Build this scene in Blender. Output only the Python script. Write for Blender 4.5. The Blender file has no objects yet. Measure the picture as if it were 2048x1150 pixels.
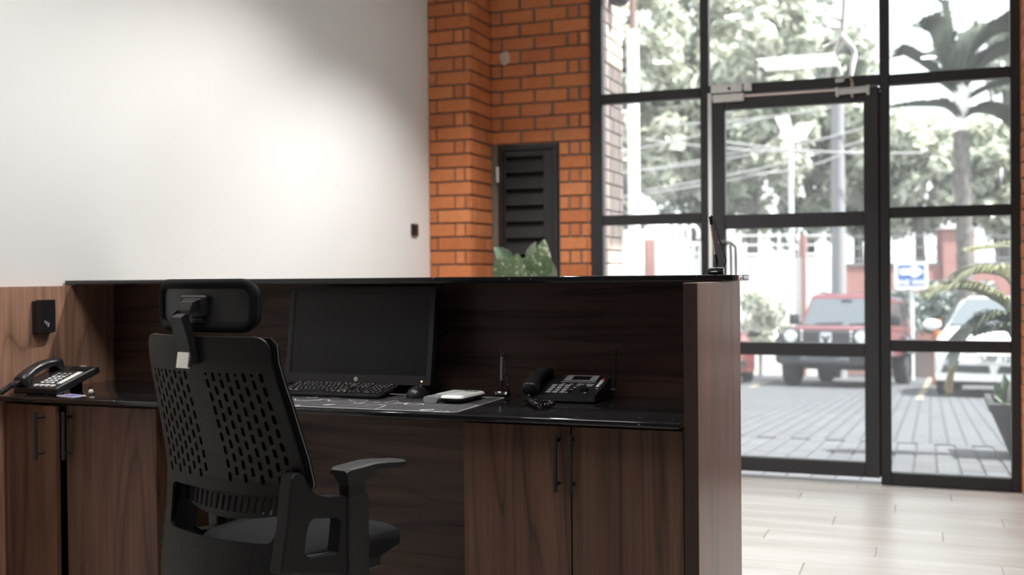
import bpy, bmesh, math, random
from math import pi, sin, cos, radians, sqrt
from mathutils import Vector, Matrix, Euler

random.seed(7)
S = bpy.context.scene
COL = S.collection

# ------------------------------------------------------------------ camera
HC = 1.15
YAW, PITCH, ROLL, F = radians(20.854), radians(.5866), radians(-.503), 2192.4
_f = Vector((-sin(YAW)*cos(PITCH), cos(YAW)*cos(PITCH), -sin(PITCH)))
_r0 = Vector((cos(YAW), sin(YAW), 0)); _u0 = _r0.cross(_f)
_r = _r0*cos(ROLL) + _u0*sin(ROLL); _u = -_r0*sin(ROLL) + _u0*cos(ROLL)
CP = Vector((0, 0, HC))
cd = bpy.data.cameras.new('camera'); cam = bpy.data.objects.new('camera', cd); COL.objects.link(cam)
cam.matrix_world = Matrix(((_r.x, _u.x, -_f.x, 0), (_r.y, _u.y, -_f.y, 0), (_r.z, _u.z, -_f.z, HC), (0, 0, 0, 1)))
cd.sensor_width = 36; cd.lens = 36*F/2048; cd.clip_start = .05; cd.clip_end = 400
cd.dof.use_dof = True; cd.dof.focus_distance = 2.75; cd.dof.aperture_fstop = 3.1
S.camera = cam

# ------------------------------------------------------------------ world, sun, exposure
S.view_settings.view_transform = 'Standard'; S.view_settings.look = 'None'
S.view_settings.gamma = 1; S.view_settings.use_curve_mapping = False
S.view_settings.exposure = 0.5
S.cycles.use_denoising = True
S.cycles.max_bounces = 10; S.cycles.transparent_max_bounces = 24
S.cycles.sample_clamp_indirect = 8
w = bpy.data.worlds.new('sky'); S.world = w; w.use_nodes = True
w.node_tree.nodes['Background'].inputs[0].default_value = (.93, .965, 1, 1)
w.node_tree.nodes['Background'].inputs[1].default_value = 1.9
sd = bpy.data.lights.new('sun', 'SUN'); sun = bpy.data.objects.new('sun', sd); COL.objects.link(sun)
sd.energy = 13; sd.angle = radians(1.5); sd.color = (1, .97, .92)
sun.rotation_euler = Vector((-.52, .0, -.85)).to_track_quat('-Z', 'Y').to_euler(); sun.location = (8, 8, 20)

def downlight_lamp(x, y, z, energy, angle=120, blend=.9, col=(1, .985, .965), size=.05):
    l = bpy.data.lights.new('downlight_lamp', 'SPOT'); o = bpy.data.objects.new('downlight_lamp', l); COL.objects.link(o)
    l.energy = energy; l.spot_size = radians(angle); l.spot_blend = blend; l.shadow_soft_size = size; l.color = col
    o.location = (x, y, z); return o

# ------------------------------------------------------------------ helpers
def ray(x, y): return _r*((x-1024)/F) + _u*(-(y-575)/F) + _f
def at(x, y, X=None, Y=None, Z=None, D=None):
    v = ray(x, y)
    if D is not None: t = D
    elif X is not None: t = X/v.x
    elif Y is not None: t = Y/v.y
    else: t = (Z-HC)/v.z
    return CP + v*t
GZ0, GS, GY0 = -.02, .065, 6.40
def gz(Y): return GZ0 - GS*max(0, Y-GY0)
def atg(x, y):                       # a point on the sloping ground outside
    v = ray(x, y); t = (GZ0 + GS*GY0 - HC)/(v.z + GS*v.y); return CP + v*t
def lin(c):
    c = [v/255 for v in c]
    return tuple((v/12.92 if v <= .04045 else ((v+.055)/1.055)**2.4) for v in c)

MATS = {}
def mat(name, col=(.5, .5, .5), rough=.5, metal=0, spec=.5, coat=0, emit=None, es=0, trans=0):
    m = bpy.data.materials.new(name); m.use_nodes = True; MATS[name] = m
    b = m.node_tree.nodes['Principled BSDF']
    b.inputs['Base Color'].default_value = (*col, 1); b.inputs['Roughness'].default_value = rough
    b.inputs['Metallic'].default_value = metal; b.inputs['Specular IOR Level'].default_value = spec
    b.inputs['Coat Weight'].default_value = coat
    if emit: b.inputs['Emission Color'].default_value = (*emit, 1); b.inputs['Emission Strength'].default_value = es
    return m
class NT:
    def __init__(s, m): s.t = m.node_tree; s.b = s.t.nodes.get('Principled BSDF')
    def n(s, ty, **kw):
        x = s.t.nodes.new(ty)
        for k, v in kw.items():
            if k.startswith('i_'):
                k = k[2:]; k = int(k) if k.isdigit() else k.replace('_', ' ')
                x.inputs[k].default_value = v
            else: setattr(x, k, v)
        return x
    def l(s, a, b): s.t.links.new(a, b)
    def coords(s, scale=(1, 1, 1), rnd=0, rot=(0, 0, 0)):
        tc = s.n('ShaderNodeTexCoord'); mp = s.n('ShaderNodeMapping'); mp.inputs['Scale'].default_value = scale
        mp.inputs['Rotation'].default_value = rot
        s.l(tc.outputs['Object'], mp.inputs['Vector'])
        if rnd:
            oi = s.n('ShaderNodeObjectInfo'); ma = s.n('ShaderNodeVectorMath', operation='SCALE'); ma.inputs[0].default_value = (1, .7, .4)
            mu = s.n('ShaderNodeMath', operation='MULTIPLY', i_1=rnd); s.l(oi.outputs['Random'], mu.inputs[0])
            s.l(mu.outputs[0], ma.inputs['Scale']); s.l(ma.outputs[0], mp.inputs['Location'])
        return mp.outputs[0]
    def ramp(s, fac, stops):
        r = s.n('ShaderNodeValToRGB'); e = r.color_ramp.elements
        while len(e) < len(stops): e.new(.5)
        for i, (p, c) in enumerate(stops): e[i].position = p; e[i].color = (*c, 1)
        s.l(fac, r.inputs[0]); return r.outputs[0]
    def noise(s, vec, scale, detail=4, rough=.55, dist=0):
        x = s.n('ShaderNodeTexNoise', i_Scale=scale, i_Detail=detail, i_Roughness=rough, i_Distortion=dist); s.l(vec, x.inputs['Vector']); return x.outputs['Fac']
    def bump(s, h, strength, dist=.01):
        b = s.n('ShaderNodeBump', i_Strength=strength, i_Distance=dist); s.l(h, b.inputs['Height']); s.l(b.outputs[0], s.b.inputs['Normal'])
    def mix(s, fac, a, b, mode='MIX'):
        x = s.n('ShaderNodeMix', data_type='RGBA', blend_type=mode)
        if hasattr(fac, 'node'): s.l(fac, x.inputs[0])
        else: x.inputs[0].default_value = fac
        for v, i in ((a, 6), (b, 7)):
            if hasattr(v, 'node'): s.l(v, x.inputs[i])
            else: x.inputs[i].default_value = (*v, 1)
        return x.outputs[2]

def wood(name, axis, base, dark, rough=.42, spec=.4):
    m = mat(name, base, rough, spec=spec); t = NT(m)
    sc = [9, 9, 9]; sc[axis] = .7
    v = t.coords(sc, 7)
    a = t.noise(v, 1.0, 3, .5, .6)
    sc2 = [95, 95, 95]; sc2[axis] = 2.2
    f = t.noise(t.coords(sc2, 7), 1.0, 5, .6)
    sc3 = [5.5, 5.5, 5.5]; sc3[axis] = .55
    n3 = t.noise(t.coords(sc3, 7), 1.0, 2, .45, .8)
    mu = t.n('ShaderNodeMath', operation='MULTIPLY', i_1=17.0); t.l(n3, mu.inputs[0])
    fr = t.n('ShaderNodeMath', operation='PINGPONG', i_1=1.0); t.l(mu.outputs[0], fr.inputs[0])
    mid = tuple((p+q)/2 for p, q in zip(base, dark))
    c1 = t.ramp(a, [(.34, dark), (.5, mid), (.66, tuple(x*1.1 for x in base))])
    c2 = t.ramp(fr.outputs[0], [(.0, tuple(x*.72 for x in dark)), (.16, mid), (.5, base), (1, tuple(x*1.15 for x in base))])
    c = t.mix(.5, c1, c2)
    c = t.mix(.6, c, t.ramp(f, [(.3, (.45, .42, .4)), (.62, (1, 1, 1))]), 'MULTIPLY')
    t.l(c, t.b.inputs['Base Color']); t.bump(f, .08, .002)
    return m

PL_white = mat('white plaster', (.80, .79, .77), .7, spec=.2)
t = NT(PL_white); t.bump(t.noise(t.coords(), 60, 3), .04, .004)
t.l(t.ramp(t.noise(t.coords(), 1.3, 4), [(.3, (.80, .79, .77)), (.8, (.84, .835, .82))]), t.b.inputs['Base Color'])
M_ceil = mat('ceiling white', (.62, .61, .59), .8)
M_dim = mat('dark grey wall paint', (.16, .155, .15), .8)
WAL_V = wood('walnut vertical grain', 2, lin((190, 148, 124)), lin((132, 98, 80)))
WAL_H = wood('walnut horizontal grain', 0, lin((100, 78, 68)), lin((58, 45, 40)))
WAL_D = wood('walnut cabinet fronts', 2, lin((112, 82, 66)), lin((64, 45, 35)))
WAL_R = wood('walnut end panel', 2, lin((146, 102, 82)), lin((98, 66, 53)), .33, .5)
GRAN = mat('black granite', (.010, .010, .011), .07, spec=.55); t = NT(GRAN)
vo = t.n('ShaderNodeTexVoronoi', i_Scale=230); t.l(t.coords(), vo.inputs['Vector'])
msk = t.ramp(vo.outputs['Color'], [(.93, (0, 0, 0)), (.96, (1, 1, 1))])
t.l(t.mix(msk, (.011, .011, .012), (.16, .16, .155)), t.b.inputs['Base Color'])
PLAS = mat('black plastic', (.012, .012, .013), .42)
PLAS_S = mat('satin black plastic', (.017, .017, .018), .3)
PLAS_M = mat('matt black plastic', (.015, .0158, .0168), .5)
GLOSSB = mat('gloss black plastic', (.008, .008, .009), .12)
SCREEN = mat('dark display', (.008, .008, .009), .25, spec=.3)
FABR = mat('black mesh fabric', (.011, .011, .012), .9, spec=.2)
SHELL = mat('dark grey chair shell', (.009, .0096, .0104), .5, spec=.35)
HEADG = mat('grey headrest rubber', (.034, .035, .037), .5)
CHROME = mat('polished chrome', (.9, .88, .86), .08, 1)
STEEL = mat('brushed steel', (.62, .61, .60), .3, 1)
BLKMET = mat('black powder coated metal', (.016, .016, .017), .45)
FRAME = mat('black window aluminium', (.020, .020, .021), .42)
FRAME2 = mat('dark grey door aluminium', (.030, .030, .032), .42)
WHITEP = mat('white plastic', (.86, .86, .85), .4)
IVORY = mat('ivory plastic', (.6, .56, .48), .45)
GREYP = mat('silver grey plastic', (.36, .37, .39), .38)
LEGEND = mat('white print', (.75, .75, .74), .6)
ALU = mat('aluminium tone plastic', (.30, .31, .32), .35)
THREAD = mat('white stitching', (.6, .6, .6), .7)
CARDP = mat('violet printed card', lin((112, 108, 168)), .5)
REDP = mat('red button', (.5, .03, .03), .4)
LED = mat('amber power light', (.9, .35, .1), .4, emit=(1, .42, .16), es=6)
COPP = mat('warm brushed aluminium', (.72, .58, .52), .35, .8)
SILV = mat('satin silver paint', (.70, .70, .70), .4, .0)
RUBR = mat('tyre rubber', (.03, .03, .032), .75)

BRICK = mat('orange clay brick', lin((196, 110, 62)), .75, spec=.25); t = NT(BRICK)
oi = t.n('ShaderNodeObjectInfo')
cb = t.ramp(oi.outputs['Random'], [(0, lin((188, 114, 72))), (.45, lin((204, 126, 80))), (.8, lin((212, 136, 88))), (1, lin((194, 122, 82)))])
nz = t.noise(t.coords((1, 1, 1), 9), 22, 5, .6)
t.l(t.mix(.5, cb, t.ramp(nz, [(.3, (.72, .66, .62)), (.7, (1.0, 1.0, 1.0))]), 'MULTIPLY'), t.b.inputs['Base Color']); t.bump(nz, .15, .004)
BRICKP = mat('clay brick paled by painted glare', lin((196, 172, 162)), .85, spec=.2); t = NT(BRICKP); oi = t.n('ShaderNodeObjectInfo')  # same clay brick as indoors, overexposure painted in as a paler colour
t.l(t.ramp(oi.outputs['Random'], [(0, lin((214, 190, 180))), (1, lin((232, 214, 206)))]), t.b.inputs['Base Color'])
MORT = mat('grey mortar', lin((128, 116, 106)), .9, spec=.1); t = NT(MORT); t.bump(t.noise(t.coords(), 120, 3), .3, .004)

PLANK = mat('whitewashed wood look floor', (.6, .58, .56), .3, spec=.5); t = NT(PLANK)
g = t.noise(t.coords((1.1, 26, 20), 30), 1, 5, .6, .3)
g2 = t.noise(t.coords((.8, 5, 5), 30), 1, 3, .5, .5)
c = t.mix(.5, t.ramp(g, [(.25, lin((176, 168, 162))), (.5, lin((214, 210, 206))), (.75, lin((230, 228, 225)))]), t.ramp(g2, [(.3, lin((190, 182, 175))), (.6, lin((226, 223, 220)))]))
oi = t.n('ShaderNodeObjectInfo')
c = t.mix(.6, c, t.ramp(oi.outputs['Random'], [(0, (.91, .905, .90)), (1, (1, 1, 1))]), 'MULTIPLY')
t.l(c, t.b.inputs['Base Color']); t.bump(g, .05, .002)
GROUT = mat('floor joint', lin((178, 170, 163)), .8)

MATM = mat('dark desk mat with white contour lines', (.03, .03, .032), .75, spec=.2); t = NT(MATM)
n1 = t.noise(t.coords((1, 1, 1)), 5.2, 2, .45, .5)
def band(k, wd):
    mu = t.n('ShaderNodeMath', operation='MULTIPLY', i_1=k); t.l(n1, mu.inputs[0])
    fr = t.n('ShaderNodeMath', operation='FRACT'); t.l(mu.outputs[0], fr.inputs[0])
    lt = t.n('ShaderNodeMath', operation='LESS_THAN', i_1=wd); t.l(fr.outputs[0], lt.inputs[0]); return lt.outputs[0]
c = t.mix(band(34, .10), (.050, .050, .053), (.11, .11, .115)); c = t.mix(band(7, .045), c, (.62, .62, .62))
t.l(c, t.b.inputs['Base Color'])

def leafmat(name, c1, c2, tr=.35):
    m = bpy.data.materials.new(name); m.use_nodes = True; t = NT(m); nt = m.node_tree
    nt.nodes.remove(t.b); out = nt.nodes['Material Output']
    g = t.n('ShaderNodeNewGeometry')
    col = t.ramp(g.outputs['Random Per Island'], [(0, c1), (1, c2)])
    d = t.n('ShaderNodeBsdfDiffuse'); tl = t.n('ShaderNodeBsdfTranslucent'); mx = t.n('ShaderNodeMixShader', i_0=tr)
    gl = t.n('ShaderNodeBsdfGlossy', i_Roughness=.35); mx2 = t.n('ShaderNodeMixShader', i_0=.10)
    t.l(col, d.inputs[0]); t.l(col, tl.inputs[0]); t.l(d.outputs[0], mx.inputs[1]); t.l(tl.outputs[0], mx.inputs[2])
    t.l(mx.outputs[0], mx2.inputs[1]); t.l(gl.outputs[0], mx2.inputs[2]); t.l(mx2.outputs[0], out.inputs[0]); return m
LEAF_A = leafmat('sage green leaves', (.36, .385, .29), (.78, .80, .70))
LEAF_B = leafmat('dark green leaves', (.12, .14, .11), (.62, .65, .53))
LEAF_P = leafmat('palm leaves', (.07, .085, .06), (.13, .15, .10), .2)
LEAF_Y = leafmat('yellow green palm leaflets', (.19, .20, .11), (.30, .30, .18), .3)
LEAF_G = leafmat('grey green shrub leaves', (.16, .19, .17), (.30, .34, .31), .2)
LEAF_DRY = leafmat('dry palm leaflets', (.30, .22, .10), (.45, .34, .17), .3)
BARK = mat('grey bark', (.14, .13, .12), .9); t = NT(BARK)
nb = t.noise(t.coords((4, 4, 1.2)), 6, 5); t.l(t.ramp(nb, [(.3, (.06, .055, .05)), (.7, (.24, .22, .20))]), t.b.inputs['Base Color']); t.bump(nb, .6, .05)
PALEBARK = mat('pale smooth bark', (.80, .77, .74), .7)
PAVER = mat('grey concrete paver', (.30, .31, .34), .85, spec=.25); t = NT(PAVER)
oi = t.n('ShaderNodeObjectInfo'); np_ = t.noise(t.coords((1, 1, 1), 20), 40, 4)
c = t.ramp(oi.outputs['Random'], [(0, (.078, .081, .090)), (1, (.105, .110, .120))])
t.l(t.mix(.5, c, t.ramp(np_, [(.3, (.8, .8, .8)), (.7, (1, 1, 1))]), 'MULTIPLY'), t.b.inputs['Base Color']); t.bump(np_, .2, .004)
GROUND = mat('paved yard', (.26, .27, .30), .9, spec=.2); t = NT(GROUND)
bt = t.n('ShaderNodeTexBrick', i_Scale=1.0, offset=.5); bt.inputs['Brick Width'].default_value = .20; bt.inputs['Row Height'].default_value = .135
bt.inputs['Mortar Size'].default_value = .014; bt.inputs['Color1'].default_value = (.080, .083, .093, 1); bt.inputs['Color2'].default_value = (.102, .107, .116, 1); bt.inputs['Mortar'].default_value = (.055, .058, .064, 1)
t.l(t.coords((1, 1, 1), 0, (0, 0, pi/2)), bt.inputs['Vector']); t.l(bt.outputs['Color'], t.b.inputs['Base Color'])
GRAVEL = mat('dark paver joint', (.05, .053, .058), .95)
YBRICK = mat('red boundary brickwork', (.4, .15, .12), .85); t = NT(YBRICK)
bt = t.n('ShaderNodeTexBrick', i_Scale=1.0); bt.inputs['Brick Width'].default_value = .24; bt.inputs['Row Height'].default_value = .085; bt.inputs['Mortar Size'].default_value = .01
bt.inputs['Color1'].default_value = (.33, .15, .14, 1); bt.inputs['Color2'].default_value = (.40, .19, .175, 1); bt.inputs['Mortar'].default_value = (.34, .22, .20, 1)
t.l(t.coords((1, 1, 1), 0, (pi/2, 0, 0)), bt.inputs['Vector']); t.l(bt.outputs['Color'], t.b.inputs['Base Color'])
WALLW = mat('white painted masonry', (.78, .78, .77), .8)
WHMET = mat('white painted steel', (.8, .8, .8), .5)
RUST = mat('rusty brown steel', (.20, .12, .10), .8)
CONC = mat('grey concrete pole', (.26, .26, .275), .85)
CAP = mat('grey concrete coping', (.22, .22, .23), .9)
CABLE = mat('grey overhead cable', (.30, .30, .31), .6)
KERB = mat('brown kerb wall', (.11, .085, .08), .9)
ORANGE = mat('orange bollard paint', (.55, .19, .05), .6)
POT = mat('black planter', (.018, .018, .019), .6)
REDC = mat('dark red car paint', (.13, .026, .036), .25, coat=.6)
REDC2 = mat('bright red car paint', (.16, .05, .05), .25, coat=.6)
WHITEC = mat('white car paint', (.80, .80, .80), .25, coat=.6)
CARGL = mat('car glass', (.10, .115, .13), .1, spec=.5)
CARGL2 = mat('dark car glass', (.04, .045, .05), .08, spec=.8)
TRIMB = mat('dark car trim', (.035, .036, .04), .5)
GREYC = mat('dark grey bumper', (.10, .105, .12), .5)
LAMP = mat('car lamp lens', (.62, .64, .66), .12, .3)
SIGNB = mat('blue sign face', lin((62, 96, 158)), .5)
YEL = mat('faded road paint', (.25, .215, .16), .9)
POTC = mat('grey ceramic planter', (.12, .12, .12), .6)
SOIL = mat('dark soil', (.03, .022, .015), .95)

# clear glazing: see-through, a faint translucent layer imitating veiling glare, a mirror sheen that grows at grazing angles
GLASS = bpy.data.materials.new('window glass'); GLASS.use_nodes = True; t = NT(GLASS); GLASS.node_tree.nodes.remove(t.b)
tr = t.n('ShaderNodeBsdfTransparent'); tr.inputs[0].default_value = (.95, .965, .96, 1)
tl = t.n('ShaderNodeBsdfTranslucent'); tl.inputs[0].default_value = (.9, .93, .95, 1)
gl = t.n('ShaderNodeBsdfGlossy', i_Roughness=0.0); gl.inputs[0].default_value = (1, 1, 1, 1)
fr = t.n('ShaderNodeFresnel', i_IOR=1.45); m1 = t.n('ShaderNodeMixShader', i_0=.055); m2 = t.n('ShaderNodeMixShader')
t.l(tr.outputs[0], m1.inputs[1]); t.l(tl.outputs[0], m1.inputs[2]); t.l(fr.outputs[0], m2.inputs[0]); t.l(m1.outputs[0], m2.inputs[1]); t.l(gl.outputs[0], m2.inputs[2])
t.l(m2.outputs[0], GLASS.node_tree.nodes['Material Output'].inputs[0])

# variegated leaf
VLEAF = mat('variegated leaf', (.1, .14, .09), .4); t = NT(VLEAF)
vv = t.noise(t.coords((1, 1, 1)), 38, 3, .6)
t.l(t.ramp(vv, [(.48, lin((84, 104, 74))), (.6, lin((112, 128, 98))), (.66, lin((206, 200, 178)))]), t.b.inputs['Base Color'])
VLEAF2 = mat('plain pale leaf', lin((124, 150, 120)), .35); t = NT(VLEAF2)
vv = t.noise(t.coords((1, 1, 1)), 9, 3); t.l(t.ramp(vv, [(.3, lin((84, 104, 82))), (.7, lin((132, 150, 128)))]), t.b.inputs['Base Color'])

def link(name, me, parent=None, world=True):
    o = bpy.data.objects.new(name, me); COL.objects.link(o)
    if parent is not None:
        o.parent = parent
        if world: o.matrix_parent_inverse = parent.matrix_basis.inverted()
    return o
def tag(o, label=None, cat=None, group=None, kind=None):
    if label: o['label'] = label
    if cat: o['category'] = cat
    if group: o['group'] = group
    if kind: o['kind'] = kind
    return o
def thing(name, label, cat, loc=(0, 0, 0), group=None, rz=0):
    o = bpy.data.objects.new(name, None); COL.objects.link(o); o.location = loc; o.rotation_euler = (0, 0, rz)
    o.matrix_basis = Matrix.Translation(Vector(loc)) @ Matrix.Rotation(rz, 4, 'Z')
    o.empty_display_size = .1
    return tag(o, label, cat, group)
def struct_empty(name, loc=(0, 0, 0), label=None):
    o = bpy.data.objects.new(name, None); COL.objects.link(o); o.location = loc
    o.matrix_basis = Matrix.Translation(Vector(loc)); return tag(o, label, None, None, 'structure')

class MB:
    def __init__(s): s.b = bmesh.new()
    def box(s, x0, x1, y0, y1, z0, z1, m=None, bev=0, seg=1):
        r = bmesh.ops.create_cube(s.b, size=1)
        M = Matrix.Translation(((x0+x1)/2, (y0+y1)/2, (z0+z1)/2)) @ Matrix.Diagonal((abs(x1-x0), abs(y1-y0), abs(z1-z0), 1))
        bmesh.ops.transform(s.b, matrix=M, verts=r['verts'])
        if bev:
            e = {e for v in r['verts'] for e in v.link_edges}
            q = bmesh.ops.bevel(s.b, geom=list(e), offset=bev, segments=seg, profile=.5, affect='EDGES'); vs = q['verts']
            vs = list({v for v in q['verts']} | {v for v in r['verts'] if v.is_valid})
        else: vs = r['verts']
        if m is not None: bmesh.ops.transform(s.b, matrix=m, verts=vs)
        return s
    def cyl(s, p0, p1, r0, r1=None, n=16, caps=True):
        p0, p1 = Vector(p0), Vector(p1); r1 = r0 if r1 is None else r1; d = p1-p0
        q = d.to_track_quat('Z', 'Y').to_matrix().to_4x4()
        r = bmesh.ops.create_cone(s.b, cap_ends=caps, segments=n, radius1=max(r0, 1e-5), radius2=max(r1, 1e-5), depth=d.length)
        bmesh.ops.transform(s.b, matrix=Matrix.Translation((p0+p1)/2) @ q, verts=r['verts']); return s
    def sph(s, c, r, sc=(1, 1, 1), u=16, v=10, m=None):
        q = bmesh.ops.create_uvsphere(s.b, u_segments=u, v_segments=v, radius=1)
        M = Matrix.Translation(c) @ Matrix.Diagonal((r*sc[0], r*sc[1], r*sc[2], 1))
        bmesh.ops.transform(s.b, matrix=(m @ M) if m else M, verts=q['verts']); return s
    def tube(s, pts, r, n=10, cap=True, flat=None):
        pts = [Vector(p) for p in pts]; N = len(pts); R = r if isinstance(r, (list, tuple)) else [r]*N
        rings = []; up = None
        for i, p in enumerate(pts):
            d = (pts[min(i+1, N-1)] - pts[max(i-1, 0)]).normalized()
            if up is None:
                up = Vector((0, 0, 1)) if abs(d.z) < .9 else Vector((1, 0, 0))
            a = d.cross(up).normalized(); up = a.cross(d).normalized()
            k = flat or 1
            rings.append([s.b.verts.new(p + a*cos(2*pi*j/n)*R[i] + up*sin(2*pi*j/n)*R[i]*k) for j in range(n)])
        for i in range(N-1):
            for j in range(n):
                s.b.faces.new((rings[i][j], rings[i][(j+1) % n], rings[i+1][(j+1) % n], rings[i+1][j]))
        if cap: s.b.faces.new(rings[0][::-1]); s.b.faces.new(rings[-1])
        return s
    def prism(s, poly, d, m=None):           # poly in local xz-plane, extruded along local y by d
        a = [s.b.verts.new((x, 0, z)) for x, z in poly]; b = [s.b.verts.new((x, d, z)) for x, z in poly]
        n = len(poly); s.b.faces.new(a); s.b.faces.new(b[::-1])
        for i in range(n): s.b.faces.new((a[i], b[i], b[(i+1) % n], a[(i+1) % n]))
        if m is not None: bmesh.ops.transform(s.b, matrix=m, verts=a+b)
        return s
    def loft(s, secs, cap=True):             # equal-length rings of points
        rs = [[s.b.verts.new(p) for p in q] for q in secs]; n = len(rs[0])
        for i in range(len(rs)-1):
            for j in range(n): s.b.faces.new((rs[i][j], rs[i][(j+1) % n], rs[i+1][(j+1) % n], rs[i+1][j]))
        if cap: s.b.faces.new(rs[0][::-1]); s.b.faces.new(rs[-1])
        return s
    def quad(s, a, b, c, d): s.b.faces.new([s.b.verts.new(p) for p in (a, b, c, d)]); return s
    def build(s, name, m, parent=None, smooth=None, world=True, bevel=0, seg=2):
        if bevel:
            e = [e for e in s.b.edges if len(e.link_faces) == 2 and e.calc_face_angle(0) > .6]
            bmesh.ops.bevel(s.b, geom=e, offset=bevel, segments=seg, profile=.5, affect='EDGES', clamp_overlap=True)
        bmesh.ops.recalc_face_normals(s.b, faces=s.b.faces)
        me = bpy.data.meshes.new(name); s.b.to_mesh(me); s.b.free(); me.materials.append(m)
        o = link(name, me, parent, world)
        if smooth is not None:
            for p in me.polygons: p.use_smooth = True
            if smooth > 0: me.set_sharp_from_angle(angle=radians(smooth))
        return o
def pydata(name, vs, fs, m, parent=None, kind=None, smooth=False):
    me = bpy.data.meshes.new(name); me.from_pydata(vs, [], fs); me.materials.append(m); me.update()
    if smooth:
        for p in me.polygons: p.use_smooth = True
    o = link(name, me, parent)
    if kind: o['kind'] = kind
    return o
def text_mesh(name, body, size, m, M, parent=None, ext=.0005, shear=0, bold=0):
    c = bpy.data.curves.new('text', 'FONT'); c.body = body; c.size = size; c.extrude = ext; c.align_x = 'CENTER'; c.align_y = 'CENTER'; c.shear = shear; c.offset = bold
    o = bpy.data.objects.new('text', c); COL.objects.link(o)
    me = bpy.data.meshes.new_from_object(o.evaluated_get(bpy.context.evaluated_depsgraph_get()))
    bpy.data.objects.remove(o); bpy.data.curves.remove(c)
    me.transform(M); me.materials.clear(); me.materials.append(m); return link(name, me, parent)
def catmull(pts, k=6):
    P = [Vector(p) for p in pts]; P = [P[0]*2-P[1]] + P + [P[-1]*2-P[-2]]; out = []
    for i in range(1, len(P)-2):
        for j in range(k):
            u = j/k; a, b, c, d = P[i-1:i+3]
            out.append(.5*((2*b) + (c-a)*u + (2*a-5*b+4*c-d)*u*u + (3*b-a-3*c+d)*u**3))
    out.append(P[-2]); return out
def rrect(x0, x1, z0, z1, r, k=4):
    o = []
    for cx, cz, a in ((x1-r, z1-r, 0), (x0+r, z1-r, pi/2), (x0+r, z0+r, pi), (x1-r, z0+r, 1.5*pi)):
        for i in range(k+1): o.append((cx+r*cos(a+pi/2*i/k), cz+r*sin(a+pi/2*i/k)))
    return o
def frameM(o, xd, yd, zd): return Matrix(((xd[0], yd[0], zd[0], o[0]), (xd[1], yd[1], zd[1], o[1]), (xd[2], yd[2], zd[2], o[2]), (0, 0, 0, 1)))
def coil(pts, rc, rw, turns, n=6, per=14):
    C = catmull(pts, 10); L = [0]
    for a, b in zip(C, C[1:]): L.append(L[-1] + (b-a).length)
    out = []; tot = turns*per; up = None
    for k in range(tot+1):
        s_ = L[-1]*k/tot; i = 0
        while i < len(L)-2 and L[i+1] < s_: i += 1
        u = (s_-L[i])/max(1e-9, L[i+1]-L[i]); p = C[i].lerp(C[i+1], u); d = (C[i+1]-C[i]).normalized()
        if up is None: up = Vector((0, 0, 1)) if abs(d.z) < .8 else Vector((0, 1, 0))
        a = d.cross(up).normalized(); up = a.cross(d).normalized(); th = 2*pi*k/per
        out.append(p + a*cos(th)*rc + up*sin(th)*rc)
    return MB().tube(out, rw, n)

# ------------------------------------------------------------------ room shell
XW, YB, YP, XPR = -2.771, 6.25, 5.91, -2.508   # left wall, back brick wall, pier front, pier right face
CZ = 3.25
tag(MB().box(XW-.15, XW, -2, YB+.1, 0, CZ).build('wall_left', PL_white), kind='structure', label='smooth white plaster wall behind the reception desk')
tag(MB().box(XW-.15, 3.35, -2.15, -2, 0, CZ).build('wall_front', M_dim), kind='structure')
tag(MB().box(3.2, 3.35, -2, 6.3, 0, CZ).build('wall_right_side', M_dim), kind='structure')
tag(MB().box(XW-.15, 3.35, -2.15, 6.45, CZ, CZ+.2).build('ceiling', M_ceil), kind='structure')
fl = MB().box(XW, 3.2, -2, 6.34, -.12, -.004).build('floor', GROUT); tag(fl, 'whitewashed wood look plank floor', kind='structure')
def plank_mesh(L):
    b = MB().box(-L/2, L/2, -.0885, .0885, -.012, 0, None, .0012)
    bmesh.ops.recalc_face_normals(b.b, faces=b.b.faces)
    me = bpy.data.meshes.new('plank'); b.b.to_mesh(me); b.b.free(); me.materials.append(PLANK); return me
PLK = {}
y = 6.29 - .09; row = 0
while y > .6:
    x = -2.765 if y > 3.3 else -2.765
    off = (row*0.47) % 1.2; xs = [XW+.003]
    q = XW + off
    while q < 3.2:
        if q > XW+.12: xs.append(q)
        q += 1.2
    xs.append(3.19)
    for a, b_ in zip(xs, xs[1:]):
        if a > 1.6: continue
        L = round(b_-a-.004, 3)
        if L not in PLK: PLK[L] = plank_mesh(L)
        o = link('plank', PLK[L], fl); o.location = ((a+b_)/2, y, 0)
    y -= .181; row += 1

# ---- brick walls: every brick an object
BK = {}
def brick_me(L, H, M_=None):
    M_ = M_ or BRICK; k = (round(L, 3), round(H, 3), M_.name)
    if k not in BK:
        b = MB().box(-L/2, L/2, -.02, .0, -H/2, H/2, None, .0035)
        bmesh.ops.recalc_face_normals(b.b, faces=b.b.faces)
        me = bpy.data.meshes.new('brick'); b.b.to_mesh(me); b.b.free(); me.materials.append(M_); BK[k] = me
    return BK[k]
CH, JH = .0812, .0105
rb = random.Random(3)
def brick_course(parent, o, ud, z, lens, joint=.012, start=0, m=None):
    """bricks of one course; o = left end on the face, ud = unit direction along the face (normal = ud turned by -90 deg)"""
    u = start; ang = math.atan2(ud[1], ud[0])
    for L in lens:
        b = link('brick', brick_me(L, CH-JH, m), parent)
        k = rb.uniform(.004, .0075); nx, ny = ud[1], -ud[0]
        b.location = (o[0]+ud[0]*(u+L/2)+nx*k, o[1]+ud[1]*(u+L/2)+ny*k, z+CH/2)
        b.rotation_euler = (0, 0, ang + pi)
        u += L + joint
ncourse = int(3.24/CH)
Z0 = 1.95 - 24*CH + .002             # a bed joint sits on the head of the louvered door
if Z0 < 0: Z0 += CH
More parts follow.
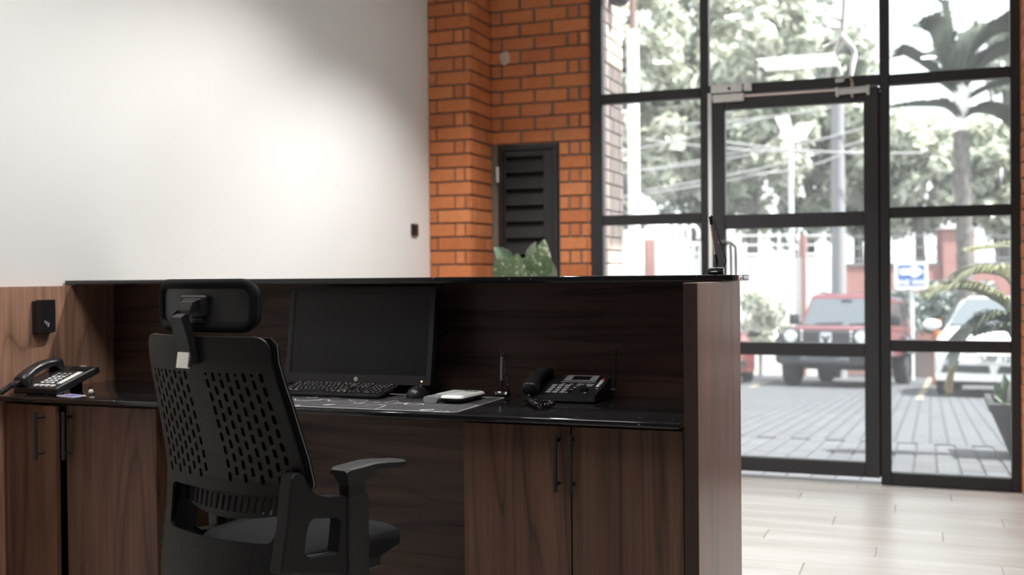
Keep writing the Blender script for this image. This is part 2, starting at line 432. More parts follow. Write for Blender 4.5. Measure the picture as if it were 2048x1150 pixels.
wc = struct_empty('wall_corner', (XW, YP, 0), 'orange brick pier between the white wall and the louvered door')
MB().box(XW, XPR-.006, YP+.006, YB+.1, 0, CZ).build('mortar', MORT, wc)
wb = struct_empty('wall_back', (-2.2, YB, 0), 'orange brick wall round the black louvered door')
LX0, LX1, LZ = -2.4643, -2.075, 1.945
MB().box(LX1, -1.889, YB+.006, YB+.11, 0, LZ).box(XPR, LX0, YB+.006, YB+.11, 0, LZ).box(XPR, -1.889, YB+.006, YB+.11, LZ, CZ).build('mortar', MORT, wb)
for i in range(ncourse):
    z = Z0 + i*CH; e = i % 2
    A = [.160, .054, .030] if e else [.046, .207]
    brick_course(wc, (XW+.002, YP), (1, 0), z, A, .0095)
    B = [.118, .198] if e else [.04, .2, .07]
    brick_course(wc, (XPR, YP+.004), (0, 1), z, B, .011)
    if z + .01 > LZ:
        R = [.062, .196, .196, .056, .043] if e else [.182, .19, .214]
        brick_course(wb, (XPR+.004, YB), (1, 0), z, R, .016)
    else:
        R = [.054, .056, .036] if e else [.168]
        brick_course(wb, (LX1+.008, YB), (1, 0), z, R, .014)
    brick_course(wb, (-1.885, YB+.004), (0, 1), z, [.10] if e else [.046, .042], .012)
c_ = at(1010, 116, Y=YB-.009); rp = random.Random(4)
pl_ = [(c_.x+cos(a)*.034*rp.uniform(.8, 1.1), c_.z+sin(a)*.046*rp.uniform(.85, 1.1)) for a in [2*pi*k/18 for k in range(18)]]
MB().prism(pl_, .012, Matrix.Translation((0, YB-.0095, 0))).build('plaster_splash', mat('dried plaster', lin((206, 186, 170)), .9), wb)
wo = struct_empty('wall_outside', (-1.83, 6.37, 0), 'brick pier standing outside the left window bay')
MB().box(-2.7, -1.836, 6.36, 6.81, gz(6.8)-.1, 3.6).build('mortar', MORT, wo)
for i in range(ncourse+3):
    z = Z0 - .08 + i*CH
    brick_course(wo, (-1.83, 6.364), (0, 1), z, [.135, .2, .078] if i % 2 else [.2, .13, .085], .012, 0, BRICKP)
wr = struct_empty('wall_right', (.47, 6.1, 0), 'brick pier beside the right window bay')
MB().box(.456, 3.2, 5.95, 6.45, 0, CZ).build('mortar', MORT, wr)
for i in range(ncourse):
    z = Z0 + i*CH
    brick_course(wr, (.45, 6.29), (0, -1), z, [.13, .2] if i % 2 else [.21, .115], .012)
    brick_course(wr, (.452, 5.946), (1, 0), z, [.2, .2] if i % 2 else [.1, .2, .1], .012)

# ---- glazing
YG = 6.30
F0, F1 = 6.268, 6.332
def vbar(parent, name, x0, x1, z0, z1, m=FRAME, y0=F0, y1=F1): return MB().box(x0, x1, y0, y1, z0, z1, None, .003).build(name, m, parent)
def pane(parent, x0, x1, z0, z1, y=6.305): return MB().box(x0-.008, x1+.008, y-.003, y+.003, z0-.008, z1+.008).build('pane', GLASS, parent)
TOP = CZ
T0, T1, R0, R1, Q0, Q1 = 2.165, 2.222, 1.447, 1.505, .725, .7865
w1 = struct_empty('window_1', (-1.84, YG, 0), 'black framed window bay beside the brick wall')
vbar(w1, 'frame', -1.887, -1.8096, 0, TOP); vbar(w1, 'mullion', -1.2243, -1.1753, 0, TOP)
w3 = struct_empty('window_3', (-.197, YG, 0), 'black framed window bay at the far end beside the palm')
vbar(w3, 'mullion', -.250, -.197, 0, TOP); vbar(w3, 'frame', .397, .4455, 0, TOP)
for wn, a, b in ((w1, -1.8096, -1.2243), (w3, -.197, .397)):
    MB().box(a, b, F0, F1, 0, .067, None, .003).build('sill', FRAME, wn)
    for z0, z1 in ((Q0, Q1), (R0, R1), (T0, T1), (2.95, 3.01)): MB().box(a, b, F0+.003, F1, z0, z1, None, .003).build('transom', FRAME, wn)
    for z0, z1 in ((.067, Q0), (Q1, R0), (R1, T0), (T1, 2.95), (3.01, TOP)): pane(wn, a, b, z0, z1)
w2 = struct_empty('window_2', (-.7, YG, 2.17), 'window light above the glass door')
MB().box(-1.1753, -.250, F0+.003, F1, 2.172, 2.228, None, .003).build('transom', FRAME, w2)
MB().box(-1.1753, -.250, F0+.003, F1, 2.95, 3.01, None, .003).build('transom', FRAME, w2)
pane(w2, -1.1753, -.250, 2.228, 2.95); pane(w2, -1.1753, -.250, 3.01, TOP)
d1 = struct_empty('door_1', (-.7, YG, 0), 'black framed glass entrance door with three panes')
G0, G1 = 6.262, 6.318
DL0, DL1, DR0, DR1 = -1.168, -1.0837, -.332, -.2555
vbar(d1, 'stile', DL0, DL1, .036, 2.163, FRAME2, G0, G1); vbar(d1, 'stile', DR0, DR1, .036, 2.163, FRAME2, G0, G1)
for z0, z1 in ((.036, .1166), (.695, .7655), (1.408, 1.4875), (2.085, 2.163)): MB().box(DL1, DR0, G0+.001, G1, z0, z1, None, .003).build('rail', FRAME2, d1)
for z0, z1 in ((.1166, .695), (.7655, 1.408), (1.4875, 2.085)): pane(d1, DL1, DR0, z0, z1, 6.295)
# pull handles, one each side
def pull(y0, y1, m):
    x = -1.045; zt, zb = 1.335, .95; p = [(x-.075, y0, zt), (x-.035, y0+(y1-y0)*.5, zt), (x-.01, y1, zt-.02), (x, y1, zt-.06), (x, y1, zb+.06), (x-.01, y1, zb+.02), (x-.035, y0+(y1-y0)*.5, zb), (x-.075, y0, zb)]
    return MB().tube(catmull(p, 5), .0085, 10).build('door_handle', m, d1, 60)
pull(G0, G0-.055, STEEL); pull(G1, G1+.055, BLKMET)
tag(MB().box(-1.17, -.25, 6.25, 6.335, -.001, .006, None, .002).build('trim_1', FRAME), kind='structure')
tag(MB().box(-1.88, .4455, 6.222, 6.262, -.001, .0045, None, .001).build('trim_2', STEEL), kind='structure')
for x0, x1, z0, z1 in ((-1.172, -1.166, .04, 2.16), (-.2555, -.2500, .04, 2.16)): MB().box(x0, x1, 6.29, 6.31, z0, z1).build('seal', PLAS, d1)

# ------------------------------------------------------------------ yard ground
gr = struct_empty('ground', (0, 6.4, 0), 'grey block paved yard sloping away from the building')
def slope_quad(x0, x1, y0, y1, dz, name, m, parent):
    z0, z1 = GZ0-GS*(y0-GY0)+dz, GZ0-GS*(y1-GY0)+dz
    b = MB(); b.loft([[(x0, y0, z0-.3), (x1, y0, z0-.3), (x1, y0, z0), (x0, y0, z0)], [(x0, y1, z1-.3), (x1, y1, z1-.3), (x1, y1, z1), (x0, y1, z1)]]); return b.build(name, m, parent)
PX0, PX1, PY0, PY1 = -1.62, .86, 6.40, 9.3
slope_quad(-45, 45, 9.3, 75, 0, 'yard', GROUND, gr)
slope_quad(-45, 45, 6.345, 9.3, -.008, 'bedding', GRAVEL, gr)
slope_quad(-45, PX0, 6.345, 9.3, 0, 'yard', GROUND, gr); slope_quad(PX1, 45, 6.345, 9.3, 0, 'yard', GROUND, gr)
b = MB().box(-.0605, .0605, -.0975, .0975, -.03, 0, None, .004); bmesh.ops.recalc_face_normals(b.b, faces=b.b.faces)
PVM = bpy.data.meshes.new('paver'); b.b.to_mesh(PVM); b.b.free(); PVM.materials.append(PAVER)
nx = int((PX1-PX0)/.1378); ny = int((PY1-PY0)/.2)
for i in range(nx):
    for j in range(ny):
        yy = PY0 + .1 + j*.2 + (.1 if i % 2 else 0); xx = PX0 + .069 + i*.1378
        if yy > PY1-.08: continue
        o = link('paver', PVM, gr); o.location = (xx, yy, gz(yy)+random.uniform(-.002, .002)); o.rotation_euler = (-math.atan(GS)+random.uniform(-.004, .004), random.uniform(-.006, .006), 0)

# ------------------------------------------------------------------ ceiling lamps
LITP = mat('lit diffuser', (.9, .9, .9), .5, emit=(1, .985, .965), es=13.0)
LITD = mat('lit downlight disc', (.9, .9, .9), .5, emit=(1, .96, .90), es=30.0)
def panel_light(x, y, sx, sy, label, z=3.2):
    p = thing('ceiling_light', label, 'light', (x, y, z), 'square ceiling lights')
    b = MB()
    for a in (((-sx/2-.02, -sx/2, -sy/2-.02, sy/2+.02)), ((sx/2, sx/2+.02, -sy/2-.02, sy/2+.02)), ((-sx/2, sx/2, -sy/2-.02, -sy/2)), ((-sx/2, sx/2, sy/2, sy/2+.02))): b.box(x+a[0], x+a[1], y+a[2], y+a[3], z-.012, CZ)
    b.build('frame', WHITEP, p); MB().box(x-sx/2, x+sx/2, y-sy/2, y+sy/2, z-.004, z+.01).build('diffuser', LITP, p)
panel_light(-1.17, 1.72, .72, .72, 'square lit ceiling panel above the desk chair')
def downlight(x, y, label, e, **kw):
    p = thing('downlight', label, 'light', (x, y, 3.2), 'round ceiling downlights')
    MB().cyl((x, y, 3.205), (x, y, CZ), .085, n=24).build('housing', WHITEP, p)
    MB().cyl((x, y, 3.198), (x, y, 3.205), .07, n=24).build('diffuser', LITD, p)
    downlight_lamp(x, y, 3.18, e, **kw)
downlight(-2.42, 2.2, 'round downlight near the white wall behind the chair', 58, angle=120, blend=1)
downlight(-1.45, 3.8, 'round downlight between the desk and the white wall', 130, angle=126, blend=.5)
downlight(-1.65, 5.0, 'round downlight before the louvered door', 104, angle=104, blend=.55)
downlight(.0, 1.4, 'round downlight over the open floor', 4, angle=120, blend=1)
downlight(.15, 3.8, 'added round downlight past the end of the desk, fills the floor', 45, angle=120, blend=.6)  # unseen fill lamp, added to brighten the lobby floor
downlight(1.6, 3.8, 'added round downlight over the far side of the lobby, fills the floor', 45, angle=120, blend=.6)  # second added fill lamp for the lobby floor

# ------------------------------------------------------------------ reception desk
ZW, YF_, YBK = .79, 2.624, 3.17
dk = thing('reception_desk', 'long walnut laminate reception desk carcass with tall side panels', 'desk', (-1.65, 3.2, 0))
MB().box(-2.739, -.556, YBK, 3.249, .0, 1.1305, None, .001).build('back_panel', WAL_H, dk)
MB().box(-2.765, -2.740, 2.2, 3.249, .0, 1.1305, None, .001).build('side_panel', WAL_V, dk)
MB().box(-.5549, -.5204, 2.614, 3.249, .0, 1.1305, None, .0012).build('side_panel', WAL_R, dk)['label'] = 'right end panel lit by the windows'
MB().box(-.5547, -.5206, 2.6125, 2.6145, .002, 1.1285).build('edge_strip', mat('dark walnut edge banding', lin((54, 36, 31)), .5), dk)
MB().box(-2.148, -1.157, 2.70, 2.718, .742, .7725).build('apron', WAL_H, dk)
MB().box(-2.147, -1.158, 3.05, 3.068, .0, .742).build('modesty_panel', WAL_H, dk)
tag(MB().box(-2.766, -.494, 2.96, 3.252, 1.131, 1.149, None, .0035, 2).build('counter_slab', GRAN, None, 40), 'long black granite counter slab on top of the reception desk', 'counter')
tag(MB().box(-2.738, -.5665, YF_, YBK-.001, .7735, ZW, None, .005, 3).build('worktop', GRAN, None, 40), 'polished black granite worktop with the keyboard and phones', 'worktop')

def bar_handle(parent, x, y, z0, z1, off, m=BLKMET, rot=None):
    b = MB()
    b.cyl((x, y-off, z0), (x, y-off, z1), .0058, n=12)
    for zz in (z0+.018, z1-.018): b.cyl((x, y, zz), (x, y-off, zz), .0045, n=10)
    if rot is not None: bmesh.ops.transform(b.b, matrix=rot, verts=b.b.verts)
    return b.build('handle', m, parent, 50)
def cabinet(x0, x1, label, doors):
    c = thing('base_cabinet', label, 'cabinet', ((x0+x1)/2, 2.9, 0), 'walnut cabinets under the worktop')
    b = MB()
    b.box(x0, x0+.016, 2.682, 3.04, .0, .7725).box(x1-.016, x1, 2.682, 3.04, .0, .7725)
    b.box(x0+.016, x1-.016, 2.682, 3.04, .08, .096).box(x0+.016, x1-.016, 3.024, 3.04, .096, .7725).box(x0+.016, x1-.016, 2.72, 2.736, .0, .08)
    b.box(x0+.016, x1-.016, 2.69, 3.02, .756, .7725)
    b.build('carcass', WAL_D, c)
    for dx0, dx1, hx, hinge, ang in doors:
        b = MB().box(dx0, dx1, 2.661, 2.679, .085, .7655, None, .0012)
        M = None
        if ang:
            M = Matrix.Translation((hinge, 2.67, 0)) @ Matrix.Rotation(radians(ang), 4, 'Z') @ Matrix.Translation((-hinge, -2.67, 0))
            bmesh.ops.transform(b.b, matrix=M, verts=b.b.verts)
        d = b.build('door', WAL_D, c); bar_handle(d, hx, 2.662, .602, .748, .032, BLKMET, M)
    return c
cabinet(-1.1555, -.5655, 'walnut cabinet under the phone with the antenna, doors shut', [(-1.1545, -.858, -.889, 0, 0), (-.8545, -.5665, -.8495, 0, 0)])
cabinet(-2.736, -2.149, 'walnut cabinet under the phone with the white key strip, one door ajar', [(-2.735, -2.4955, -2.545, -2.735, -8), (-2.4865, -2.1495, -2.470, 0, 0)])

# ---- card reader on the left side panel
cr = thing('card_reader', 'black wall card reader with three white slanted bars, on the walnut side panel', 'card reader', (-2.74, 2.835, 1.03))
X0 = -2.7398
MB().box(X0, X0+.012, 2.785, 2.865, .975, 1.083, None, .002).build('base', PLAS, cr)
sec = [[(X0+.012, 2.79, z), (X0+.030, 2.795, z), (X0+.026, 2.862, z), (X0+.012, 2.866, z)] for z in (.978, 1.086)]
MB().loft(sec).build('cover', PLAS_S, cr, bevel=.0015)
MB().prism([(2.805, .9785), (2.8055, .9785), (2.8495, 1.0855), (2.849, 1.0855)], .0006, Matrix(((0, 1, 0, X0+.0275), (1, 0, 0, 0), (0, 0, 1, 0), (0, 0, 0, 1)))).build('crease', PLAS_M, cr)
b = MB()
for k, L in enumerate((.012, .016, .021)):
    y0, z0 = 2.810+k*.0072, 1.011-.0026*k; dx, dz = .42, .9
    p = [(y0, z0-.004*k), (y0+.0022, z0-.004*k-.0012), (y0+.0022+dx*L*.6, z0-.004*k-.0012+dz*L*.7), (y0+dx*L*.6, z0-.004*k+dz*L*.7)]
    b.prism(p, .0012, Matrix(((0, 1, 0, X0+.0283), (1, 0, 0, 0), (0, 0, 1, 0), (0, 0, 0, 1))))
b.build('logo', LEGEND, cr)
sw = thing('wall_switch', 'black switch plate on the white wall next to the brick pier', 'switch', (XW, 5.68, 1.42))
MB().box(XW, XW+.012, 5.655, 5.735, 1.386, 1.456, None, .003).build('plate', PLAS_S, sw); MB().box(XW+.012, XW+.016, 5.675, 5.715, 1.40, 1.442, None, .002).build('rocker', PLAS_M, sw)

# ------------------------------------------------------------------ monitor
mon = thing('monitor', 'dark widescreen computer monitor standing behind the keyboard', 'monitor', (-1.66, 3.06, ZW))
MW, MH, tl = .512, .303, radians(9.2)
MM = Matrix.Translation((-1.664, 2.998, .8215)) @ Matrix.Rotation(-tl, 4, 'X')
def mloc(b): bmesh.ops.transform(b.b, matrix=MM, verts=b.b.verts); return b
b = MB(); hw = MW/2; o = rrect(-hw, hw, 0, MH, .008); i_ = rrect(-hw+.0165, hw-.0165, .029, MH-.0155, .0008)
rings = []
for pts, yy in ((o, .03), (o, .002), ([(x*.997, z*.997+.0004) for x, z in o], 0), (i_, 0), (i_, .0035)): rings.append([(x, yy, z) for x, z in pts])
b.loft(rings, False); b.b.faces.new([v for v in list(b.b.verts)[:len(o)]])
mloc(b).build('bezel', PLAS, mon, 30)
mloc(MB().box(-hw+.0155, hw-.0155, .0025, .006, .028, MH-.0145)).build('screen', SCREEN, mon)
b = MB(); b.loft([[(x*s_, yy, .15+(z-.15)*s_) for x, z in o] for s_, yy in ((.98, .03), (.9, .04), (.55, .052))]); mloc(b).build('back_cover', PLAS, mon, 30)
mloc(MB().cyl((0, 0, .0145), (0, -.0008, .0145), .0062, n=28)).build('logo', LEGEND, mon)
text_mesh('logo_letters', 'hp', .0105, PLAS, MM @ Matrix.Translation((0, -.0010, .0148)) @ Matrix.Rotation(pi/2, 4, 'X'), mon, .0002, .28, .0001)
text_mesh('model_lettering', 'EliteDisplay', .0065, PLAS_M, MM @ Matrix.Translation((-hw+.034, -.0003, .0135)) @ Matrix.Rotation(pi/2, 4, 'X'), mon, .0002) if 0 else None
mloc(MB().cyl((hw-.030, .001, .0125), (hw-.030, -.0007, .0125), .0021, n=14)).build('power_light', LED, mon)
MB().box(-1.70, -1.628, 3.062, 3.085, .80, .99, None, .004).build('neck', PLAS, mon)
MB().prism(rrect(-1.79, -1.54, 3.0, 3.15, .03, 6), .012, Matrix(((1, 0, 0, 0), (0, 0, 1, 0), (0, 1, 0, ZW), (0, 0, 0, 1)))).build('base', PLAS, mon, bevel=.002)
tag(MB().tube(catmull([(-1.90, 3.10, .80), (-1.965, 3.06, .812), (-2.02, 3.02, .800), (-2.06, 3.03, .794), (-2.10, 3.10, .794), (-2.12, 3.165, .794)], 6), .0032, 8).build('monitor_cable', PLAS_M, None, 60), 'thin black cable curling out from behind the monitor', 'cable')

# ------------------------------------------------------------------ desk mat, keyboard, mouse, remotes
b = MB(); b.prism(rrect(-2.09, -1.168, 2.637, 3.0, .012), .0028, Matrix(((1, 0, 0, 0), (0, 0, 1, 0), (0, 1, 0, ZW), (0, 0, 0, 1))))
dm = tag(b.build('desk_mat', MATM), 'dark grey desk mat printed with white contour lines', 'desk mat')
b = MB(); c_ = rrect(-2.09, -1.168, 2.637, 3.0, .012); b.tube([(x, y, ZW+.0026) for x, y in c_+c_[:1]], .0011, 6, False); b.build('edge_stitching', THREAD, dm, 60)
ZM = ZW + .0029
kb = thing('keyboard', 'black full size keyboard with white legends on the desk mat', 'keyboard', (-1.68, 2.91, ZM))
KW, KD = .350, .128; KT = radians(9.5)
KM = Matrix.Translation((-1.8565, 2.862, ZM+.0012)) @ Matrix.Rotation(radians(-1.2), 4, 'Z') @ Matrix.Rotation(KT, 4, 'X')
def kloc(b): bmesh.ops.transform(b.b, matrix=KM, verts=b.b.verts); return b
b = MB(); o = rrect(0, KW, 0, KD, .006); b.loft([[(x, y, z0) for x, y in o] for z0 in (.0005, .010)]); kloc(b).build('case', PLAS, kb, bevel=.0025)
kloc(MB().box(.03, .05, KD-.016, KD-.008, -.018, .001)).build('foot', PLAS, kb)
kloc(MB().box(KW-.05, KW-.03, KD-.016, KD-.008, -.018, .001)).build('foot', PLAS, kb)
U = (KW-.012)/22.6; RP = .0176; KEY = {}; leg = MB(); rk = random.Random(5)
rows = [[(0, 1)] + [(2+i+(i//4)*.5-.0, 1) for i in range(12)] + [(15.25+i, 1) for i in range(3)] + [(18.6+i, 1) for i in range(4)],
        [(i, 1) for i in range(13)] + [(13, 2)] + [(15.25+i, 1) for i in range(3)] + [(18.6+i, 1) for i in range(4)],
        [(0, 1.5)] + [(1.5+i, 1) for i in range(12)] + [(13.5, 1.5)] + [(15.25+i, 1) for i in range(3)] + [(18.6+i, 1) for i in range(4)],
        [(0, 1.75)] + [(1.75+i, 1) for i in range(11)] + [(12.75, 2.25)] + [(18.6+i, 1) for i in range(3)],
        [(0, 2.25)] + [(2.25+i, 1) for i in range(10)] + [(12.25, 2.75)] + [(16.25, 1)] + [(18.6+i, 1) for i in range(4)],
        [(0, 1.25), (1.25, 1.25), (2.5, 1.25), (3.75, 6.25), (10, 1.25), (11.25, 1.25), (12.5, 1.25), (13.75, 1.25)] + [(15.25+i, 1) for i in range(3)] + [(18.6, 2), (20.6, 1), (21.6, 1)]]
for ri, rw in enumerate(rows):
    yk = KD - .012 - RP*ri - RP/2
    for kx, kw in rw:
        wk = kw*U - .0012
        if kw not in KEY:
            q = MB(); q.loft([[(x, y, 0) for x, y in ((-wk/2, -.0078), (wk/2, -.0078), (wk/2, .0078), (-wk/2, .0078))], [(x, y, .0048) for x, y in ((-wk/2+.0011, -.0065), (wk/2-.0011, -.0065), (wk/2-.0011, .0055), (-wk/2+.0011, .0055))]])
            bmesh.ops.recalc_face_normals(q.b, faces=q.b.faces); me = bpy.data.meshes.new('key'); q.b.to_mesh(me); q.b.free(); me.materials.append(PLAS_S); KEY[kw] = me
        k = link('key', KEY[kw], kb); xk = .006+(kx+kw/2)*U
        k.matrix_basis = KM @ Matrix.Translation((xk, yk, .010))
        if kw < 6:
            for j in range(1 if rk.random() < .5 else 2):
                lx = xk - wk*.28 + j*wk*.32; lw = U*(.20 if kw == 1 else .5); zz = .01505
                leg.quad((lx, yk+.001-.0035*j, zz), (lx+lw, yk+.001-.0035*j, zz), (lx+lw, yk+.0034-.0035*j, zz), (lx, yk+.0034-.0035*j, zz))
kloc(leg).build('key_legends', LEGEND, kb)['kind'] = 'stuff'

ms = thing('mouse', 'black computer mouse on the desk mat', 'mouse', (-1.42, 2.95, ZM))
MSM = Matrix.Translation((-1.423, 2.945, ZM)) @ Matrix.Rotation(radians(8), 4, 'Z')
secs = []
for k in range(13):
    u = k/12; y_ = -.052 + .104*u; wdt = .032*(max(.02, 1-abs(2*u-1)**3.2))**.5*(1 - .1*u); h = (.034*sin(pi*min(1, .16+u*.86))**.75)*(1 if u > .02 else .5)
    if k in (0, 12): wdt *= .6; h = max(h*.5, .006)
    h = max(h, .006)
    secs.append([(wdt*cos(a)*(1 if sin(a) > 0 else 1), y_, .001 + h*max(0, sin(a))**.8 if sin(a) > 0 else .001) for a in [2*pi*j/20 for j in range(20)]])
b = MB().loft(secs); bmesh.ops.transform(b.b, matrix=MSM, verts=b.b.verts); b.build('shell', PLAS_S, ms, 70)
b = MB(); b.cyl((-.004, .028, .027), (.004, .028, .027), .008, n=16); bmesh.ops.transform(b.b, matrix=MSM, verts=b.b.verts); b.build('scroll_wheel', PLAS_M, ms, 40)
b = MB(); b.tube([(0, .012, .0345), (0, .03, .0315), (0, .045, .020)], .0007, 6); bmesh.ops.transform(b.b, matrix=MSM, verts=b.b.verts); b.build('button_seam', GLOSSB, ms)

def remote(name, label, cat, p0, p1, wd, h, m, taper=0):
    p0, p1 = Vector(p0), Vector(p1); L = (p1-p0).length; a = math.atan2(p1.y-p0.y, p1.x-p0.x) - pi/2
    t_ = thing(name, label, cat, p0, None)
    return t_, Matrix.Translation(p0) @ Matrix.Rotation(a, 4, 'Z'), L
p0, p1 = at(860, 806, Z=ZM), at(937, 788, Z=ZM)
rm, RMM, L = remote('remote_control', 'slim silver grey remote control on the desk mat by the mouse', 'remote control', p0, p1, .04, .02, GREYP)
def rloc(b, M): bmesh.ops.transform(b.b, matrix=M, verts=b.b.verts); return b
o = rrect(-.0215, .0215, .0, .018, .006)
L = .19
rloc(MB().loft([[(x, 0, z+.0003) for x, z in o], [(x, L, z+.0003) for x, z in o]]), RMM).build('body', GREYP, rm, 40)
bt = MB()
for r_ in range(9):
    for c__ in range(3): bt.box(-.014+.0105*c__, -.014+.0105*c__+.007, .075+.0115*r_, .082+.0115*r_, .0175, .0198, None, .0006)
rloc(bt, RMM).build('buttons', LEGEND, rm)['kind'] = 'stuff'
rloc(MB().cyl((0, .062, .0175), (0, .062, .0196), .0125, n=20), RMM).build('round_pad', WHITEP, rm, 40)
p0, p1 = at(910, 806, Z=ZM), at(950, 791, Z=ZM)
wh = thing('white_remote', 'white pebble shaped remote with a small grey window, dark underneath', 'remote control', p0)
a = radians(-4); WM = Matrix.Translation((-1.262, 2.812, ZM)) @ Matrix.Rotation(a, 4, 'Z')
def pebble(z0, z1, i0, i1, k=5):
    o0 = rrect(-.037+i0, .037-i0, i0, .165-i0, .020, k); o1 = rrect(-.037+i1, .037-i1, i1, .165-i1, .020, k)
    return [[(x, y, z0) for x, y in o0], [(x, y, z1) for x, y in o1]]
A = pebble(.0005, .008, .012, .001); B = pebble(.008, .015, .001, 0)
rloc(MB().loft([A[0], A[1], B[1]]), WM).build('underside', PLAS_M, wh, 50)
A = pebble(.015, .0205, .0, .002); B = pebble(.0205, .0225, .002, .006)
rloc(MB().loft([A[0], A[1], B[1]]), WM).build('top_shell', WHITEP, wh, 50)
rloc(MB().box(-.022, .022, .128, .146, .0222, .0229, None, .0003), WM).build('window', PLAS_M, wh)

# ------------------------------------------------------------------ pens on stands
def pen_stand(label, base, wd, dp, z, pts, cable, pm):
    s_ = thing('pen_stand', label, 'pen holder', (base[0], base[1], z))
    b = MB(); x, y = base
    prof = [(-dp, 0), (dp, 0), (dp, .013), (dp*.6, .0185), (0, .0205), (-dp*.6, .017), (-dp, .008)]
    b.prism(prof, wd, Matrix(((0, 1, 0, x-wd/2), (1, 0, 0, y), (0, 0, 1, z), (0, 0, 0, 1)))); b.build('base', GLOSSB, s_, 50, bevel=.001)
    p = [Vector(q) for q in pts]; d = (p[1]-p[0]); Lp = d.length; d.normalize()
    MB().cyl(p[0], p[0]+d*.012, .0012, .004, 12).cyl(p[0]+d*.012, p[0]+d*(Lp*.25), .0055, .0042, 12).build('grip', PLAS_S, s_, 50)
    MB().cyl(p[0]+d*(Lp*.25), p[0]+d*(Lp*.84), .0042, n=12).build('barrel', pm, s_, 50)
    MB().cyl(p[0]+d*(Lp*.26), p[0]+d*(Lp*.84), .0044, n=4).build('barrel_core', PLAS_S, s_)
    MB().cyl(p[0]+d*(Lp*.84), p[1], .0048, n=12).build('cap', PLAS_S, s_, 50)
    coil(cable, .0022, .0013, 46, 5, 8).build('tether', PLAS_S, s_, 60)
    return s_
pb = at(1001, 795, Z=ZW)
Yp_ = 3.025
pen_stand('tall pen standing in a black holder on the desk mat corner', (-1.186, Yp_), .034*1.15, .016, ZW+.0029, [at(1003, 781, Y=Yp_), at(1004, 700, Y=Yp_)],
          [at(1004, 699, Y=Yp_), at(1007, 706, Y=Yp_), at(1010, 730, Y=Yp_), at(1016, 768, Y=Yp_), at(1017, 779, Y=Yp_+.01), at(1014, 784, Y=Yp_+.012)], STEEL)
Y2 = 3.03
ps = pen_stand('tilted pen in a black holder on the granite counter slab', (-.550, Y2), .040, .016, 1.149, [at(1434.5, 534, Y=Y2), at(1421, 433, Y=Y2)],
          [at(1422, 432, Y=Y2), at(1427, 437, Y=Y2), at(1433, 460, Y=Y2), at(1447, 505, Y=Y2), at(1451, 523, Y=Y2), at(1447, 532, Y=Y2)], COPP)

# ------------------------------------------------------------------ telephones
def handset(parent, M, L, w_, m, rise):
    secs = []
    N = 14
    for k in range(N+1):
        u = k/N; e = min(u, 1-u)
        y_ = L*u; top = .030 + rise*sin(pi*u); th = .024 if .2 < u < .8 else .040
        if k in (0, N): th *= .75
        wd = w_*(.92 if .25 < u < .75 else 1.08)*(.86 if k in (0, N) else 1)
        ce = [(-wd, top-th), (-wd, top-.008), (-wd*.6, top), (wd*.6, top), (wd, top-.008), (wd, top-th)]
        secs.append([(x, y_, z) for x, z in ce])
    b = MB().loft(secs); bmesh.ops.transform(b.b, matrix=M, verts=b.b.verts); return b.build('handset', m, parent, 50, bevel=.002, seg=1)
gp = thing('desk_phone', 'black wireless desk phone with grey screen and upright antenna', 'telephone', (-.99, 3.05, ZW))
gx0, gx1, gy0, gy1 = -1.098, -.882, 2.958, 3.132
zf, zb_ = ZW+.020, ZW+.060
def gsurf(u, v, dz=0): return Vector((gx0+(gx1-gx0)*u, gy0+(gy1-gy0)*v, zf+(zb_-zf)*v+dz))
b = MB(); b.loft([[(x, gy0, ZW+.004), (x, gy1, ZW+.002), (x, gy1, zb_), (x, gy0+.004, zf)] for x in (gx0, gx1)]); b.build('body', PLAS_S, gp, bevel=.004, seg=2)
aa = math.atan2(zb_-zf, gy1-gy0); GM = Matrix.Translation((gx0, gy0, zf)) @ Matrix.Rotation(aa, 4, 'X')
def gl_(b): bmesh.ops.transform(b.b, matrix=GM, verts=b.b.verts); return b
Wg = gx1-gx0; Dg = (gy1-gy0)/cos(aa)
handset(gp, GM @ Matrix.Translation((.024, -.004, .004)), .168, .022, PLAS_S, .012)
gl_(MB().box(.082, .194, .104, .168, .0, .007, None, .002)).build('screen_housing', PLAS, gp)
b = MB(); o = rrect(.090, .188, .112, .162, .001); i_ = rrect(.111, .167, .119, .156, .001)
b.loft([[(x, y, .0072) for x, y in o], [(x, y, .0078) for x, y in o], [(x, y, .0078) for x, y in i_], [(x, y, .0072) for x, y in i_]], False); gl_(b).build('screen_border', ALU, gp)
gl_(MB().box(.110, .168, .118, .157, .0066, .0074)).build('screen', SCREEN, gp)
b = MB(); b.box(0, .0155, 0, .0105, 0, .0032, None, .001); bmesh.ops.recalc_face_normals(b.b, faces=b.b.faces); GK = bpy.data.meshes.new('key'); b.b.to_mesh(GK); b.b.free(); GK.materials.append(ALU)
for r_ in range(4):
    for c__ in range(3): link('key', GK, gp).matrix_basis = GM @ Matrix.Translation((.064+c__*.021, .018+r_*.0195, .0005))
for k in range(5):
    gl_(MB().box(.196, .2065, .082+k*.0155, .091+k*.0155, 0, .0028, None, .0009)).build('side_key', REDP if k == 4 else LEGEND, gp)
b = MB()
for x_, y_, l_ in ((.136, .088, .010), (.168, .088, .016), (.132, .072, .008), (.128, .052, .006), (.122, .026, .006), (.158, .06, .007), (.176, .026, .008), (.2, .066, .007), (.088, .1005, .01), (.112, .1005, .012), (.135, .1005, .022), (.163, .1005, .024)): b.box(x_, x_+l_, y_, y_+.0026, .0002, .0008)
gl_(b).build('key_legends', LEGEND, gp)['kind'] = 'stuff'
gl_(MB().cyl((.170, .05, 0), (.170, .05, .003), .014, n=20).cyl((.134, .035, 0), (.134, .035, .003), .006, n=14)).build('navigation_pad', GLOSSB, gp, 40)
ax = at(1228.5, 780, Y=3.135)
